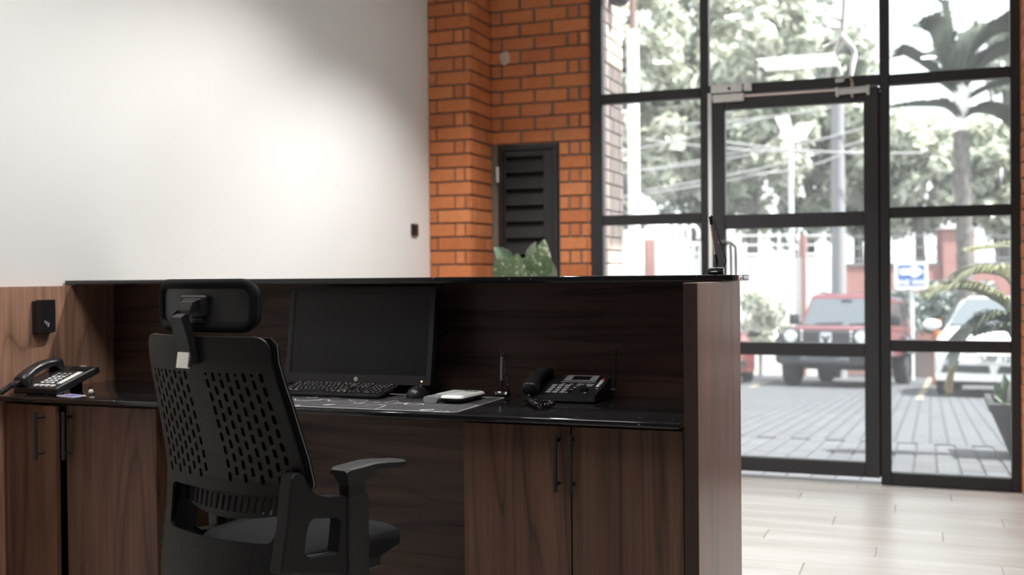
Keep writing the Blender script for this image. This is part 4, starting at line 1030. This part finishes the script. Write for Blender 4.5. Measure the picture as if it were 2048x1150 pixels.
kb_, MK, LK_, zk_ = wall_between('trim_3', 1760, 1905, 28.5, 702, KERB, .5, 'low brown planter wall below the grey shrubs')

p = gpt(1269, 15); tp_ = zy(1269, 62, 15)
fp = thing('yard_pole', 'tall white painted steel pole with a rusty top, outside the left window bay', 'pole', p)
MB().cyl((p.x, p.y, p.z-.1), (p.x, p.y, tp_), .082, n=16).build('lower_pole', WHMET, fp, 50); MB().cyl((p.x, p.y, tp_), (p.x, p.y, tp_+2.2), .045, n=14).build('upper_pole', RUST, fp, 50)
p = gpt(1677, 27)
up = tag(MB().cyl((p.x, p.y, p.z-.1), (p.x, p.y, zy(1677, 205, 27)), .19, .15, 18).build('utility_pole', CONC, None, 50), 'thick grey concrete utility pole carrying the overhead cables', 'pole')
p = gpt(1583, 26); zl = zy(1583, 285, 26)
sl = thing('street_lamp', 'white twin head street lamp standing behind the red car', 'lamp post', p)
MB().cyl((p.x, p.y, p.z-.1), (p.x, p.y, zl), .07, .055, 14).build('pole', WHMET, sl, 50)
def head(pts, m, th):
    q = [at(x, y, D=26) for x, y in pts]; n_ = Vector((-.1, 1, .25)).normalized()*th
    b = MB(); b.loft([[tuple(v) for v in q], [tuple(v+n_) for v in q]]); return b
head([(1550, 236), (1578, 232), (1591, 282), (1575, 290)], None, .08).build('lamp_head', SILV, sl); head([(1588, 255), (1596, 248), (1624, 246), (1626, 252), (1610, 278), (1592, 284)], None, .08).build('lamp_head', WHMET, sl)
cb_l = [((1190, 305), (1455, 252), 26), ((1190, 345), (1480, 300), 26.2), ((1190, 392), (1480, 352), 26.4), ((1440, 287), (1690, 300), 26.6), ((1440, 312), (1690, 262), 26.8), ((1440, 346), (1690, 288), 27), ((1560, 288), (1790, 302), 25.5), ((1590, 330), (1690, 302), 25.8), ((1440, 236), (1640, 214), 28)]
cb_n = ['topmost cable crossing the left window bay', 'middle cable crossing the left window bay', 'lowest cable crossing the left window bay', 'cable meeting the utility pole from the left, level with the lamp heads', 'steep cable rising to the top of the utility pole', 'cable rising to the utility pole below the lamp heads', 'cable crossing in front of the utility pole', 'short cable just below the street lamp heads', 'highest cable, above the street lamp heads']
for (a, b_, D_), cl_ in zip(cb_l, cb_n):
    pa, pb = at(*a, D=D_), at(*b_, D=D_); L_ = pb-pa; pa2, pb2 = pa-L_*.6, pb+L_*.25
    tag(MB().tube([pa2.lerp(pb2, k/10)+Vector((0, 0, -.12*4*(k/10)*(1-k/10))) for k in range(11)], .022, 6).build('overhead_cable', CABLE), 'pale overhead ' + cl_, 'cable', 'overhead cables before the trees')

p = gpt(1822, 26.5); sg = thing('direction_sign', 'blue ONE WAY sign with a white arrow on a grey post', 'sign', p)
s0_, s1_ = at(1789.5, 578.5, D=26.5), at(1855.5, 523, D=26.5); sw_, sh_ = (s1_-s0_).xy.length, s1_.z-s0_.z
SG = frameM((s0_.x, s0_.y, s0_.z), FR, Vector((-FR.y, FR.x, 0)), Vector((0, 0, 1)))
def sgl(b): bmesh.ops.transform(b.b, matrix=SG, verts=b.b.verts); return b
pc = gpt(1823, 26.6); MB().cyl((pc.x, pc.y, pc.z-.1), (pc.x, pc.y, s1_.z-.05), .055, n=14).build('post', SILV, sg, 50)
sgl(MB().prism(rrect(0, sw_, 0, sh_, .05, 4), .03)).build('plate', WHMET, sg)
sgl(MB().prism(rrect(.08, sw_-.08, .08, sh_-.075, .01, 2), .008, Matrix.Translation((0, -.008, 0)))).build('sign_face', SIGNB, sg)
cx_, cz_ = sw_*.52, sh_*.635
sgl(MB().prism([(.12, cz_-.075), (cx_-.02, cz_-.075), (cx_-.02, cz_-.13), (cx_+.10, cz_-.13), (sw_-.11, cz_), (cx_+.10, cz_+.13), (cx_-.02, cz_+.13), (cx_-.02, cz_+.075), (.12, cz_+.075)], .006, Matrix.Translation((0, -.0135, 0)))).build('arrow', WHMET, sg)
text_mesh('lettering', 'ONE WAY', .178, WHMET, SG @ Matrix.Translation((sw_/2, -.010, sh_*.235)) @ Matrix.Rotation(pi/2, 4, 'X'), sg, .003, 0, .004)
p = gpt(1873, 22.5); tag(MB().cyl((p.x, p.y, p.z-.1), (p.x, p.y, zy(1873, 640, 22.5)), .085, n=14).build('bollard', ORANGE, None, 50), 'orange painted bollard beside the white car mirror', 'bollard')
b = MB()
for pa, pb in (((1838, 800), (1862, 752)), ((1500, 775), (1545, 762))):
    a, c = atg(*pa), atg(*pb); s_ = Vector((.05, 0, 0)); u_ = Vector((0, 0, .008)); b.loft([[tuple(a-s_-u_), tuple(a+s_-u_), tuple(a+s_+u_), tuple(a-s_+u_)], [tuple(c-s_-u_), tuple(c+s_-u_), tuple(c+s_+u_), tuple(c-s_+u_)]])
b.build('parking_line', YEL, gr)
wl = thing('wall_lamp', 'small black lamp at the top of the outside brick pier', 'lamp', (-1.8, 6.62, 2.72))
q = at(1229, 3, X=-1.795); MB().cyl((-1.828, q.y, q.z+.02), (-1.74, q.y, q.z+.02), .02, n=12).build('bracket', BLKMET, wl, 50); MB().sph((-1.765, q.y, q.z+.015), .062, (1, 1, .8)).build('shade', BLKMET, wl, 180)

# ------------------------------------------------------------------ trees and shrubs
def leaf_cloud(name, parent, clusters, per, size, m, seed, spread=.5):
    r = random.Random(seed); vs, fs = [], []
    for c, cr in clusters:
        for _ in range(per):
            while True:
                d = Vector((r.uniform(-1, 1), r.uniform(-1, 1), r.uniform(-1, 1)))
                if d.length <= 1: break
            p_ = Vector(c) + d*cr
            nn = (d*.8 + Vector((r.uniform(-1, 1), r.uniform(-1, 1), r.uniform(-.2, 1.2)))).normalized()
            t1 = nn.orthogonal().normalized(); t1 = Matrix.Rotation(r.uniform(0, 6.28), 3, nn) @ t1; t2 = nn.cross(t1); s_ = size*r.uniform(.6, 1.25)
            k = len(vs); vs += [p_-t1*s_, p_-t2*s_*.42+nn*.02, p_+t1*s_, p_+t2*s_*.42+nn*.02]; fs.append((k, k+1, k+2, k+3))
    return pydata(name, vs, fs, m, parent, 'stuff')
def tree(label, px, D, y0, y1, wpx, m, seed, ncl=64, per=110, size=.24, group=None, dens=1):
    r = random.Random(seed); g_ = gpt(px, D); zt_, zb_2 = zy(px, y0, D), zy(px, y1, D); W_ = wpx*D/F/2; c = Vector((g_.x, g_.y, (zt_+zb_2)/2)); H_ = (zt_-zb_2)/2
    t_ = thing('tree', label, 'tree', g_, group)
    cl = []
    for _ in range(ncl):
        while True:
            d = Vector((r.uniform(-1, 1), r.uniform(-1, 1), r.uniform(-1, 1)))
            if .35 < d.length <= 1: break
        cl.append((c+Vector((d.x*W_, d.y*W_*.9, d.z*H_)), r.uniform(.32, .62)*min(W_, 2.2)*.62))
    leaf_cloud('foliage', t_, cl, per, size, m, seed+50)
    MB().tube([g_-Vector((0, 0, .2)), g_+Vector((.1, 0, (c.z-g_.z)*.5)), c+Vector((0, 0, H_*.3))], [.24, .18, .06], 10).build('trunk', BARK, t_, 60)
    for _ in range(5):
        q = cl[r.randrange(len(cl))][0]; s_ = g_.lerp(c, r.uniform(.55, .95)); MB().tube([s_, s_.lerp(q, .5)+Vector((0, 0, .3)), q], [.09, .06, .02], 6).build('branch', BARK, t_, 60)
    return t_
tree('broad pale tree behind the tall white pole, outside the left window bay', 1250, 33, -110, 470, 260, LEAF_A, 1, 84)
tree('dark tree with an open shaded middle, left of the door', 1385, 37, -110, 490, 250, LEAF_B, 2, 64)
tree('bright leafed tree above the door beside the magnetic lock', 1500, 33, -120, 460, 240, LEAF_A, 3, 60)
tree('deep green tree behind the bare pale branches', 1615, 38, -130, 490, 260, LEAF_B, 4, 70)
tree('round bright tree behind the concrete utility pole', 1712, 36, 190, 490, 200, LEAF_A, 5, 44)
tree('low bright tree behind the palm trunk, on its left', 1835, 34, 215, 470, 190, LEAF_A, 6, 34)
tree('low bright tree behind the palm trunk, on its right', 1995, 34, 225, 470, 190, LEAF_A, 8, 34)
tree('tall thin crowned tree behind the palm crown', 2015, 42, -40, 190, 130, LEAF_B, 9, 16, 50)
def shrub(label, px, D, ytop, ybot, wpx, m, seed, size=.13):
    g_ = gpt(px, D); t_ = thing('shrub', label, 'shrub', g_); r = random.Random(seed); W_ = wpx*D/F/2; z0, z1 = zy(px, ybot, D), zy(px, ytop, D)
    cl = [(Vector((g_.x+r.uniform(-1, 1)*W_, g_.y+r.uniform(-.5, .5), z0+(z1-z0)*r.random()**.8)), .30) for _ in range(20)]
    leaf_cloud('foliage', t_, cl, 60, size, m, seed); MB().tube([g_-Vector((0, 0, .1)), Vector((g_.x, g_.y, (z0+z1)/2))], [.05, .03], 6).build('stem', BARK, t_, 60); return t_
shrub('grey green shrub growing behind the sign post', 1815, 29.2, 588, 700, 70, LEAF_G, 21)
shrub('grey green shrub between the sign and the white car', 1866, 29.4, 575, 700, 70, LEAF_G, 22)
shrub('grey green shrub behind the white car roof', 1935, 29.6, 570, 690, 80, LEAF_G, 23)
shrub('pale leafed shrub left of the red car', 1520, 28, 600, 690, 60, LEAF_A, 24)

# bare pale branched tree near the building
VD = 6.75
tag(MB().box(-1.25, -.62, 6.46, 6.9, 3.28, 3.4).build('trim_4', CONC), 'roof edge over the entrance', None, None, 'structure')
bt_ = thing('hanging_vine', 'bare pale vine stems hanging outside above the door closer', 'vine', at(1690, -120, D=VD))
def br(pts, r0, r1, name='branch'):
    P_ = catmull([at(x, y, D=VD+dz*.3) for x, y, dz in pts], 5); n_ = len(P_); return MB().tube(P_, [r0+(r1-r0)*k/(n_-1) for k in range(n_)], 8).build(name, PALEBARK, bt_, 60)
br([(1672, -132, 0), (1688, -60, 0), (1690, -10, 0), (1688, 30, 0), (1686, 60, 0)], .020, .018, 'main_stem')
br([(1654, 160, 0), (1664, 118, 0), (1676, 90, 0), (1685, 60, 0)], .012, .016)
br([(1685, 72, 0), (1700, 90, -.2), (1709, 108, -.2), (1704, 140, -.3), (1699, 165, -.3)], 0.0193, 0.0120); br([(1687, 55, 0), (1700, 50, .2), (1707, 60, .2), (1704, 66, .2)], 0.0154, 0.0084)
br([(1687, 60, 0), (1665, 55, .2), (1645, 50, .2)], 0.0132, 0.0060); br([(1684, 76, 0), (1660, 88, .3), (1632, 102, .3)], 0.0132, 0.0060); br([(1686, 42, 0), (1668, 34, 0), (1650, 28, 0)], 0.0132, 0.0060); br([(1684, 78, 0), (1676, 98, .1), (1662, 118, .1), (1676, 132, .1), (1682, 150, .1)], 0.0154, 0.0108)

# palms
def frond(parent, pts, D, width, m, n=26, name='frond', droop=.35, rach=.02, tw=1, seed=0, dz=None, wf=.05):
    r = random.Random(seed); P_ = catmull([at(x, y, D=D+(dz[i] if dz else 0)) for i, (x, y) in enumerate(pts)], 6)
    b = MB(); N = len(P_); b.tube(P_, [rach*(1-.75*k/(N-1)) for k in range(N)], 6)
    for k in range(n):
        u = (k+1)/(n+1); f_ = u*(N-1); i = min(int(f_), N-2); p_ = P_[i].lerp(P_[i+1], f_-i); d = (P_[i+1]-P_[i]).normalized()
        up_ = Vector((0, 0, 1)); sd = d.cross(up_).normalized(); upn = sd.cross(d).normalized()
        L_ = width*(sin(pi*min(.97, .12+u*.85))**.6)*r.uniform(.85, 1.1)
        for sg_ in (-1, 1):
            o = (sd*sg_*.75*tw + upn*.35 + d*.75).normalized(); q = p_+o*L_*.55; e = q+(o+Vector((0, 0, -droop*2)))*L_*.45; wv = d.cross(o).cross(o).normalized()*width*wf
            vs = [b.b.verts.new(v) for v in (p_-wv*.5, p_+wv*.5, q+wv, q-wv, e)]
            b.b.faces.new((vs[0], vs[1], vs[2], vs[3])); b.b.faces.new((vs[3], vs[2], vs[4]))
    return b.build(name, m, parent)
pmx = gpt(1932, 23); pm = thing('palm_tree', 'tall palm with a ringed grey trunk and dark fan of fronds', 'palm', pmx)
tpts = [pmx-Vector((0, 0, .2)), at(1931, 560, D=23), at(1927, 420, D=23), at(1924, 320, D=23), at(1922, 262, D=23)]
P_ = catmull(tpts, 8); MB().tube(P_, [.17 + .014*sin(k*2.1) for k in range(len(P_))], 14).build('trunk', BARK, pm, 60)
for k, (x0_, y0_) in enumerate(((1908, 170), (1925, 165), (1940, 172), (1916, 168), (1932, 175))): MB().tube(catmull([at(1922, 266, D=23), at((1922*.45+x0_*.55), 215, D=23), at(x0_, y0_, D=23)], 4), [.07, .06]+[.05]*6+[.035], 8).build('leaf_stalk', PALEBARK, pm, 60)
for k, (pts, wd) in enumerate(((((1908, 172), (1880, 120), (1862, 70), (1850, 60)), .55), (((1925, 168), (1945, 110), (1990, 70), (2030, 62)), .9), (((1932, 172), (1970, 130), (2015, 105), (2045, 110)), .8), (((1905, 176), (1860, 140), (1815, 112), (1800, 112)), .4), (((1916, 190), (1870, 160), (1835, 165), (1790, 172)), .35),
        (((1922, 240), (1890, 215), (1840, 212), (1780, 215)), .35), (((1922, 240), (1950, 225), (1990, 232), (2025, 262)), .5), (((1930, 200), (1975, 178), (2020, 168), (2050, 172)), .4), (((1918, 170), (1895, 60), (1885, 10), (1890, -20)), .25), (((1912, 174), (1895, 140), (1900, 100), (1912, 70)), .5))):
    frond(pm, pts, 23, wd*1.5, LEAF_P, 34, 'frond', .25, .04, 1, k, None, .11)
pq = gpt(2040, 7.6); pk = thing('planter_box', 'tapered black planter box outside the right window bay', 'planter', pq)
zt_ = zy(2000, 806, 7.6); xl_ = at(1977, 806, D=7.6)
b = MB(); xw = 2*(pq.x-xl_.x+.12)
b.loft([[(xl_.x+q[0], xl_.y+q[1], z) for q in ((i_, -.1+i_), (.85-i_, -.1+i_), (.85-i_, .65-i_), (i_, .65-i_))] for z, i_ in ((gz(pq.y)-.02, .155), (zt_-.05, .012), (zt_-.05, 0), (zt_, 0), (zt_, .04), (zt_-.08, .04))]); b.build('box', POT, pk)
MB().box(xl_.x+.04, xl_.x+.80, xl_.y-.055, xl_.y+.60, zt_-.09, zt_-.06).build('soil', SOIL, pk)
ar = thing('areca_palm', 'yellow green feathery palm fronds arching before the white car', 'palm', (xl_.x+.42, xl_.y+.3, zt_-.06))
o_ = Vector((xl_.x+.42, xl_.y+.3, zt_-.06))
for k, (pts, wd, m, nn) in enumerate((([(2044, 690), (2016, 622), (1975, 593), (1932, 579), (1889, 580), (1862, 592)], .27, LEAF_Y, 46), ([(2050, 640), (2018, 563), (1983, 547), (1945, 548), (1915, 560)], .27, LEAF_Y, 40), ([(2060, 560), (2025, 498), (1985, 496), (1950, 500), (1934, 502)], .16, LEAF_Y, 28),
        ([(2046, 720), (2000, 640), (1960, 652), (1930, 680), (1912, 730)], .24, LEAF_P, 36), ([(2050, 700), (2015, 648), (1985, 640), (1960, 650)], .26, LEAF_P, 34), ([(2052, 720), (2022, 668), (1990, 662), (1950, 670)], .24, LEAF_P, 34))):
    frond(ar, pts, 7.7, wd, m, nn, 'frond', .45, .010, 1, 40+k)
    e = at(*pts[0], D=7.7); MB().tube(catmull([o_+Vector((random.uniform(-.05, .05), 0, 0)), (o_+e)/2+Vector((.03, 0, .1)), e], 4), .010, 6).build('stalk', LEAF_Y, ar, 60)
frond(ar, [(1918, 722), (1908, 745), (1906, 772)], 7.7, .10, LEAF_DRY, 22, 'dry_frond', .9, .006, .5, 60)
lpz = thing('leafy_plant', 'broad leaved green plant drooping over the black planter rim', 'plant', (xl_.x+.14, xl_.y+.06, zt_-.06))
for k, ((bx, by), (tx, ty), wd) in enumerate((((2008, 806), (2008, 748), .085), ((2006, 800), (1990, 762), .07), ((2010, 800), (1988, 792), .07), ((2012, 806), (2018, 760), .07), ((2004, 812), (1997, 812), .05))):
    leaf(lpz, at(bx, by, D=7.66), at(tx, ty, D=7.6), wd, (.3*(-1)**k, -1, .3), VLEAF2 if k != 3 else WHITEP)
MB().tube([(xl_.x+.14, xl_.y+.06, zt_-.08), at(2008, 806, D=7.66)], .008, 6).build('stem', VLEAF2, lpz, 60)
#PART5
# ------------------------------------------------------------------ cars
def wheel(parent, x, y, r_, w_, rimm):
    sx = 1 if x > 0 else -1; b = MB(); prof_ = [(-w_/2, r_*.62), (-w_/2, r_*.92), (-w_*.38, r_), (w_*.38, r_), (w_/2, r_*.92), (w_/2, r_*.62)]
    b.loft([[(x+px_, y+cos(2*pi*k/28)*pr_, r_+sin(2*pi*k/28)*pr_) for px_, pr_ in prof_] for k in range(28)], False)
    rs = list(b.b.verts); n_ = 6
    for j in range(n_): b.b.faces.new((rs[27*n_+j], rs[27*n_+(j+1) % n_], rs[(j+1) % n_], rs[j]))
    t_ = b.build('wheel', RUBR, parent, 40, False)
    MB().cyl((x-w_*.35, y, r_), (x+sx*w_*.42, y, r_), r_*.63, n=20).build('rim', rimm, t_, 40, False); return t_
def sec_ring(y, hw, zb, zt, zs, rb_=.06, rt=.10):
    """car body cross-section: half width hw at shoulder height zs, rounded top"""
    pts = [(-hw*.94, zb), (hw*.94, zb), (hw, zb+rb_), (hw, zs), (hw*.97, zs+(zt-zs)*.55), (hw*.86, zt-(zt-zs)*.12), (hw*.45, zt), (-hw*.45, zt), (-hw*.86, zt-(zt-zs)*.12), (-hw*.97, zs+(zt-zs)*.55), (-hw, zs), (-hw, zb+rb_)]
    return [(x, y, z) for x, z in pts]
def suv(label, base, rz):
    t_ = thing('car', label, 'car', base, None, rz); t_.rotation_euler = (math.atan(GS)*-1, 0, rz); t_.matrix_basis = Matrix.Translation(base) @ Matrix.Rotation(rz, 4, 'Z') @ Matrix.Rotation(-math.atan(GS), 4, 'X')
    B = lambda b, n_, m, sm=None, bv=0: b.build(n_, m, t_, sm, False, bv)
    hw = .88
    B(MB().loft([sec_ring(-2.18, hw*.90, .62, 1.10, .98), sec_ring(-2.12, hw*.95, .60, 1.14, 1.0), sec_ring(-1.4, hw, .58, 1.18, 1.02), sec_ring(-.75, hw, .55, 1.20, 1.04), sec_ring(1.9, hw, .55, 1.16, 1.02), sec_ring(2.2, hw*.96, .58, 1.10, 1.0)]), 'body', REDC, 35)
    B(MB().loft([[(-.84, -.80, 1.14), (.84, -.80, 1.14), (.84, 2.18, 1.12), (-.84, 2.18, 1.12)], [(-.73, -.34, 1.78), (.73, -.34, 1.78), (.72, 2.10, 1.78), (-.72, 2.10, 1.78)], [(-.66, -.25, 1.845), (.66, -.25, 1.845), (.66, 2.02, 1.845), (-.66, 2.02, 1.845)]]), 'cabin', REDC, None, .03)
    d = Vector((0, .46, .64)).normalized(); n_ = Vector((0, -d.z, d.y))
    def ws(x, u, o): return tuple(Vector((x*(1-.13*u), -.80, 1.14)) + Vector((0, .46*u, .64*u)) + n_*o)
    B(MB().loft([[ws(-.80, .08, .012), ws(.80, .08, .012), ws(.79, .93, .012), ws(-.79, .93, .012)], [ws(-.80, .08, -.01), ws(.80, .08, -.01), ws(.79, .93, -.01), ws(-.79, .93, -.01)]]), 'windshield', CARGL)
    B(MB().tube([ws(-.55, .10, .03), ws(.0, .14, .03)], .012, 6), 'wiper', TRIMB); B(MB().tube([ws(.12, .10, .03), ws(.68, .14, .03)], .012, 6), 'wiper', TRIMB)
    B(MB().box(-.10, .10, -.44, -.40, 1.66, 1.72), 'rear_view_mirror', TRIMB)
    for s_ in (-1, 1):
        for y0_, y1_ in ((-.38, .45), (.52, 1.3), (1.38, 1.98)): B(MB().loft([[(s_*.833, y0_, 1.22), (s_*.833, y1_, 1.22), (s_*.748, y1_-.02, 1.70), (s_*.748, y0_+.14, 1.70)], [(s_*.80, y0_, 1.22), (s_*.80, y1_, 1.22), (s_*.715, y1_-.02, 1.70), (s_*.715, y0_+.14, 1.70)]]), 'side_window', CARGL2)
        B(MB().tube([(s_*.62, -.05, 1.84), (s_*.62, .05, 1.90), (s_*.62, 1.8, 1.90), (s_*.62, 1.95, 1.84)], .022, 8), 'roof_rail', TRIMB, 50)
        B(MB().box(s_*1.0-.10, s_*1.0+.10, -.72, -.60, 1.20, 1.42, None, .04, 2), 'mirror', TRIMB, 40); B(MB().box(s_*.90-.06, s_*.90+.06, -.70, -.64, 1.20, 1.25), 'mirror_arm', TRIMB)
        B(MB().cyl((s_*.66, -2.17, .96), (s_*.66, -2.235, .96), .155, n=28), 'headlight_housing', TRIMB, 40); B(MB().cyl((s_*.66, -2.2, .96), (s_*.66, -2.245, .96), .125, n=28), 'headlight', LAMP, 40)
        B(MB().tube([(s_*.55, -2.25, .96), (s_*.77, -2.25, .96)], .014, 6), 'daytime_light', WHITEP)
        for k in range(3): B(MB().sph((s_*.46, -2.222, .88+.08*k), .026), 'side_lamp', LAMP, 180)
        B(MB().loft([[(s_*x_, y_, z_) for x_, z_ in ((.80, .52), (1.0, .60), (1.0, .90), (.94, .98), (.80, 1.0))] for y_ in (-2.08, -1.92, -1.0)]), 'fender_flare', GREYC, 40)
        B(MB().loft([[(s_*x_, y_, z_) for x_, z_ in ((.80, .60), (.98, .66), (.98, .92), (.93, 1.0), (.80, 1.02))] for y_ in (.85, 1.0, 1.9)]), 'fender_flare', GREYC, 40)
        for y_ in (-1.48, 1.38): wheel(t_, s_*.80, y_, .385, .27, GREYC)
    B(MB().box(-.62, .62, -2.205, -2.15, .80, 1.06, None, .02), 'grille', TRIMB)
    for k in range(4): B(MB().box(-.42, .42, -2.225, -2.19, .835+.058*k, .853+.058*k), 'grille_bar', GREYC)
    b = MB(); sh = [(-.105, .98), (-.09, 1.03), (.09, 1.03), (.105, .98), (.105, .86), (.07, .815), (-.07, .815), (-.105, .86)]; b.prism(sh, .03, Matrix.Translation((0, -2.25, 0))); B(b, 'emblem', LAMP)
    B(MB().prism([(-.085, .965), (-.02, .965), (-.02, .93), (.02, .93), (.02, .965), (.085, .965), (.085, .935), (.045, .90), (.045, .83), (-.045, .83), (-.045, .90), (-.085, .935)], .006, Matrix.Translation((0, -2.257, 0))), 'emblem_relief', TRIMB)
    B(MB().loft([sec_ring(-2.34, .88, .44, .76, .70), sec_ring(-2.30, .93, .42, .79, .72), sec_ring(-1.95, .95, .40, .79, .72)]), 'bumper', TRIMB, 35)
    B(MB().box(-.45, .45, -2.36, -2.30, .47, .56, None, .02), 'skid_plate', GREYC); B(MB().box(-.26, .26, -2.365, -2.345, .60, .71), 'blank_plate', GREYC)
    B(MB().box(-.55, .55, -1.7, 2.0, .32, .56), 'underbody', TRIMB)
    B(MB().cyl((-.2, -1.48, .30), (.1, -1.48, .30), .13, n=14), 'differential', TRIMB, 40)
    return t_
fpt = gpt(1650, 20.6); rz = radians(-8)
suv('dark red off road car parked facing the glass door', fpt + Vector((-sin(rz), cos(rz), 0))*2.2 - Vector((0, 0, GS*2.15)), rz)

def hatch(label, base, rz, paint, plate=None, lights=LAMP, sc=(1, 1, 1), mir=None):
    t_ = thing('car', label, 'car', base, None, rz); t_.matrix_basis = Matrix.Translation(base) @ Matrix.Rotation(rz, 4, 'Z') @ Matrix.Rotation(-math.atan(GS), 4, 'X')
    t_.matrix_basis = t_.matrix_basis @ Matrix.Diagonal((*sc, 1))
    B = lambda b, n_, m, sm=None, bv=0: b.build(n_, m, t_, sm, False, bv)
    hw = .87
    B(MB().loft([sec_ring(-2.14, hw*.72, .30, .62, .52), sec_ring(-2.06, hw*.90, .24, .72, .60), sec_ring(-1.85, hw*.98, .22, .83, .68), sec_ring(-1.2, hw, .20, .93, .76), sec_ring(-.75, hw, .20, .98, .84), sec_ring(1.5, hw, .20, 1.0, .88), sec_ring(1.95, hw*.95, .24, .98, .84), sec_ring(2.1, hw*.85, .32, .88, .70)]), 'body', paint, 50)
    cab = []
    for y_, z0_, z1_, w0_, w1_ in ((-1.0, .90, .955, .80, .80), (-.55, .9, 1.20, .82, .68), (-.15, .9, 1.42, .83, .60), (.35, .9, 1.49, .84, .60), (1.2, .9, 1.47, .84, .60), (1.7, .9, 1.30, .82, .60), (2.0, .9, 1.0, .78, .70)):
        cab.append([(-w0_, y_, z0_), (w0_, y_, z0_), (w1_+.02, y_, z1_-.07), (w1_*.8, y_, z1_), (-w1_*.8, y_, z1_), (-w1_-.02, y_, z1_-.07)])
    B(MB().loft(cab), 'cabin', paint, 50)
    wsp = []
    for o in (.012, -.02):
        r_ = []
        for x_, y_, z_ in ((-.70, -.93, 1.012), (.70, -.93, 1.012), (.63, -.55, 1.222), (.50, -.17, 1.424), (-.50, -.17, 1.424), (-.63, -.55, 1.222)): r_.append((x_, y_-o*.6, z_+o))
        wsp.append(r_)
    B(MB().loft(wsp), 'windshield', CARGL)
    B(MB().box(-.10, .16, -.30, -.22, 1.29, 1.36), 'rear_view_mirror', TRIMB)
    for s_ in (-1, 1):
        for y0_, y1_ in ((-.45, .35), (.42, 1.25)): B(MB().loft([[(s_*.835, y0_, .98), (s_*.835, y1_, .98), (s_*.665, y1_-.05, 1.38), (s_*.665, y0_+.35, 1.38)], [(s_*.80, y0_, .98), (s_*.80, y1_, .98), (s_*.63, y1_-.05, 1.38), (s_*.63, y0_+.35, 1.38)]]), 'side_window', CARGL2)
        B(MB().sph((s_*.98, -.62, 1.02), .1, (1.35, .7, .85)), 'mirror', mir or paint, 180); B(MB().box(s_*.87-.05, s_*.87+.05, -.64, -.58, .94, .99), 'mirror_arm', TRIMB)
        B(MB().loft([[(s_*.56, -2.085, .60), (s_*.77, -1.96, .62), (s_*.80, -1.90, .70), (s_*.62, -2.02, .74)], [(s_*.56, -2.05, .60), (s_*.77, -1.92, .62), (s_*.80, -1.86, .70), (s_*.62, -1.95, .74)]]), 'headlight', lights)
        for y_ in (-1.32, 1.28): wheel(t_, s_*.75, y_, .31, .20, SILV)
    B(MB().box(-.45, .45, -2.145, -2.05, .60, .655, None, .015), 'grille', ALU)
    for k in range(3): B(MB().box(-.45, .45, -2.152, -2.1, .603+.018*k, .610+.018*k), 'grille_bar', SILV)
    for x0_, x1_ in ((-.74, -.09), (-.01, .66)): B(MB().loft([[(x0_, -2.155, .335), (x1_, -2.155, .335), (x1_-.02, -2.155, .44), (x0_+.04, -2.155, .44)], [(x0_, -1.9, .335), (x1_, -1.9, .335), (x1_-.02, -1.9, .44), (x0_+.04, -1.9, .44)]]), 'air_intake', TRIMB)
    B(MB().loft([[(-.80*k_, y_, z_) for z_ in (.22, .32)] + [(.80*k_, y_, z_) for z_ in (.32, .22)] for k_, y_ in ((.86, -2.17), (1.03, -2.0))]), 'bumper_lip', paint, 40)
    B(MB().box(-.62, .62, -1.9, 1.9, .16, .24), 'underbody', TRIMB)
    if plate:
        B(MB().box(-.27, .27, -2.175, -2.12, .475, .59, None, .004), 'number_plate', WHITEP)
        text_mesh('plate_lettering', plate, .125, TRIMB, Matrix.Translation((-.02, -2.178, .532)) @ Matrix.Rotation(pi/2, 4, 'X'), t_, .002, 0, .003).matrix_parent_inverse = Matrix()
        B(MB().box(-.255, -.225, -2.178, -2.17, .55, .575), 'plate_badge', REDP)
    return t_
fpt = gpt(1994, 16.9); rz = radians(-5)
hatch('white car with a number plate parked behind the palm fronds', fpt + Vector((-sin(rz), cos(rz), 0))*2.1 - Vector((0, 0, GS*2.0)), rz, WHITEC, 'UBF 12', sc=(1.10, 1, 1.13))
fpt = gpt(1425, 22.0); rz = radians(14)
hatch('bright red car mostly hidden behind the end of the desk', fpt + Vector((-sin(rz), cos(rz), 0))*2.1 - Vector((0, 0, GS*2.0)), rz, REDC2, None, LAMP, (1, 1, 1), TRIMB)
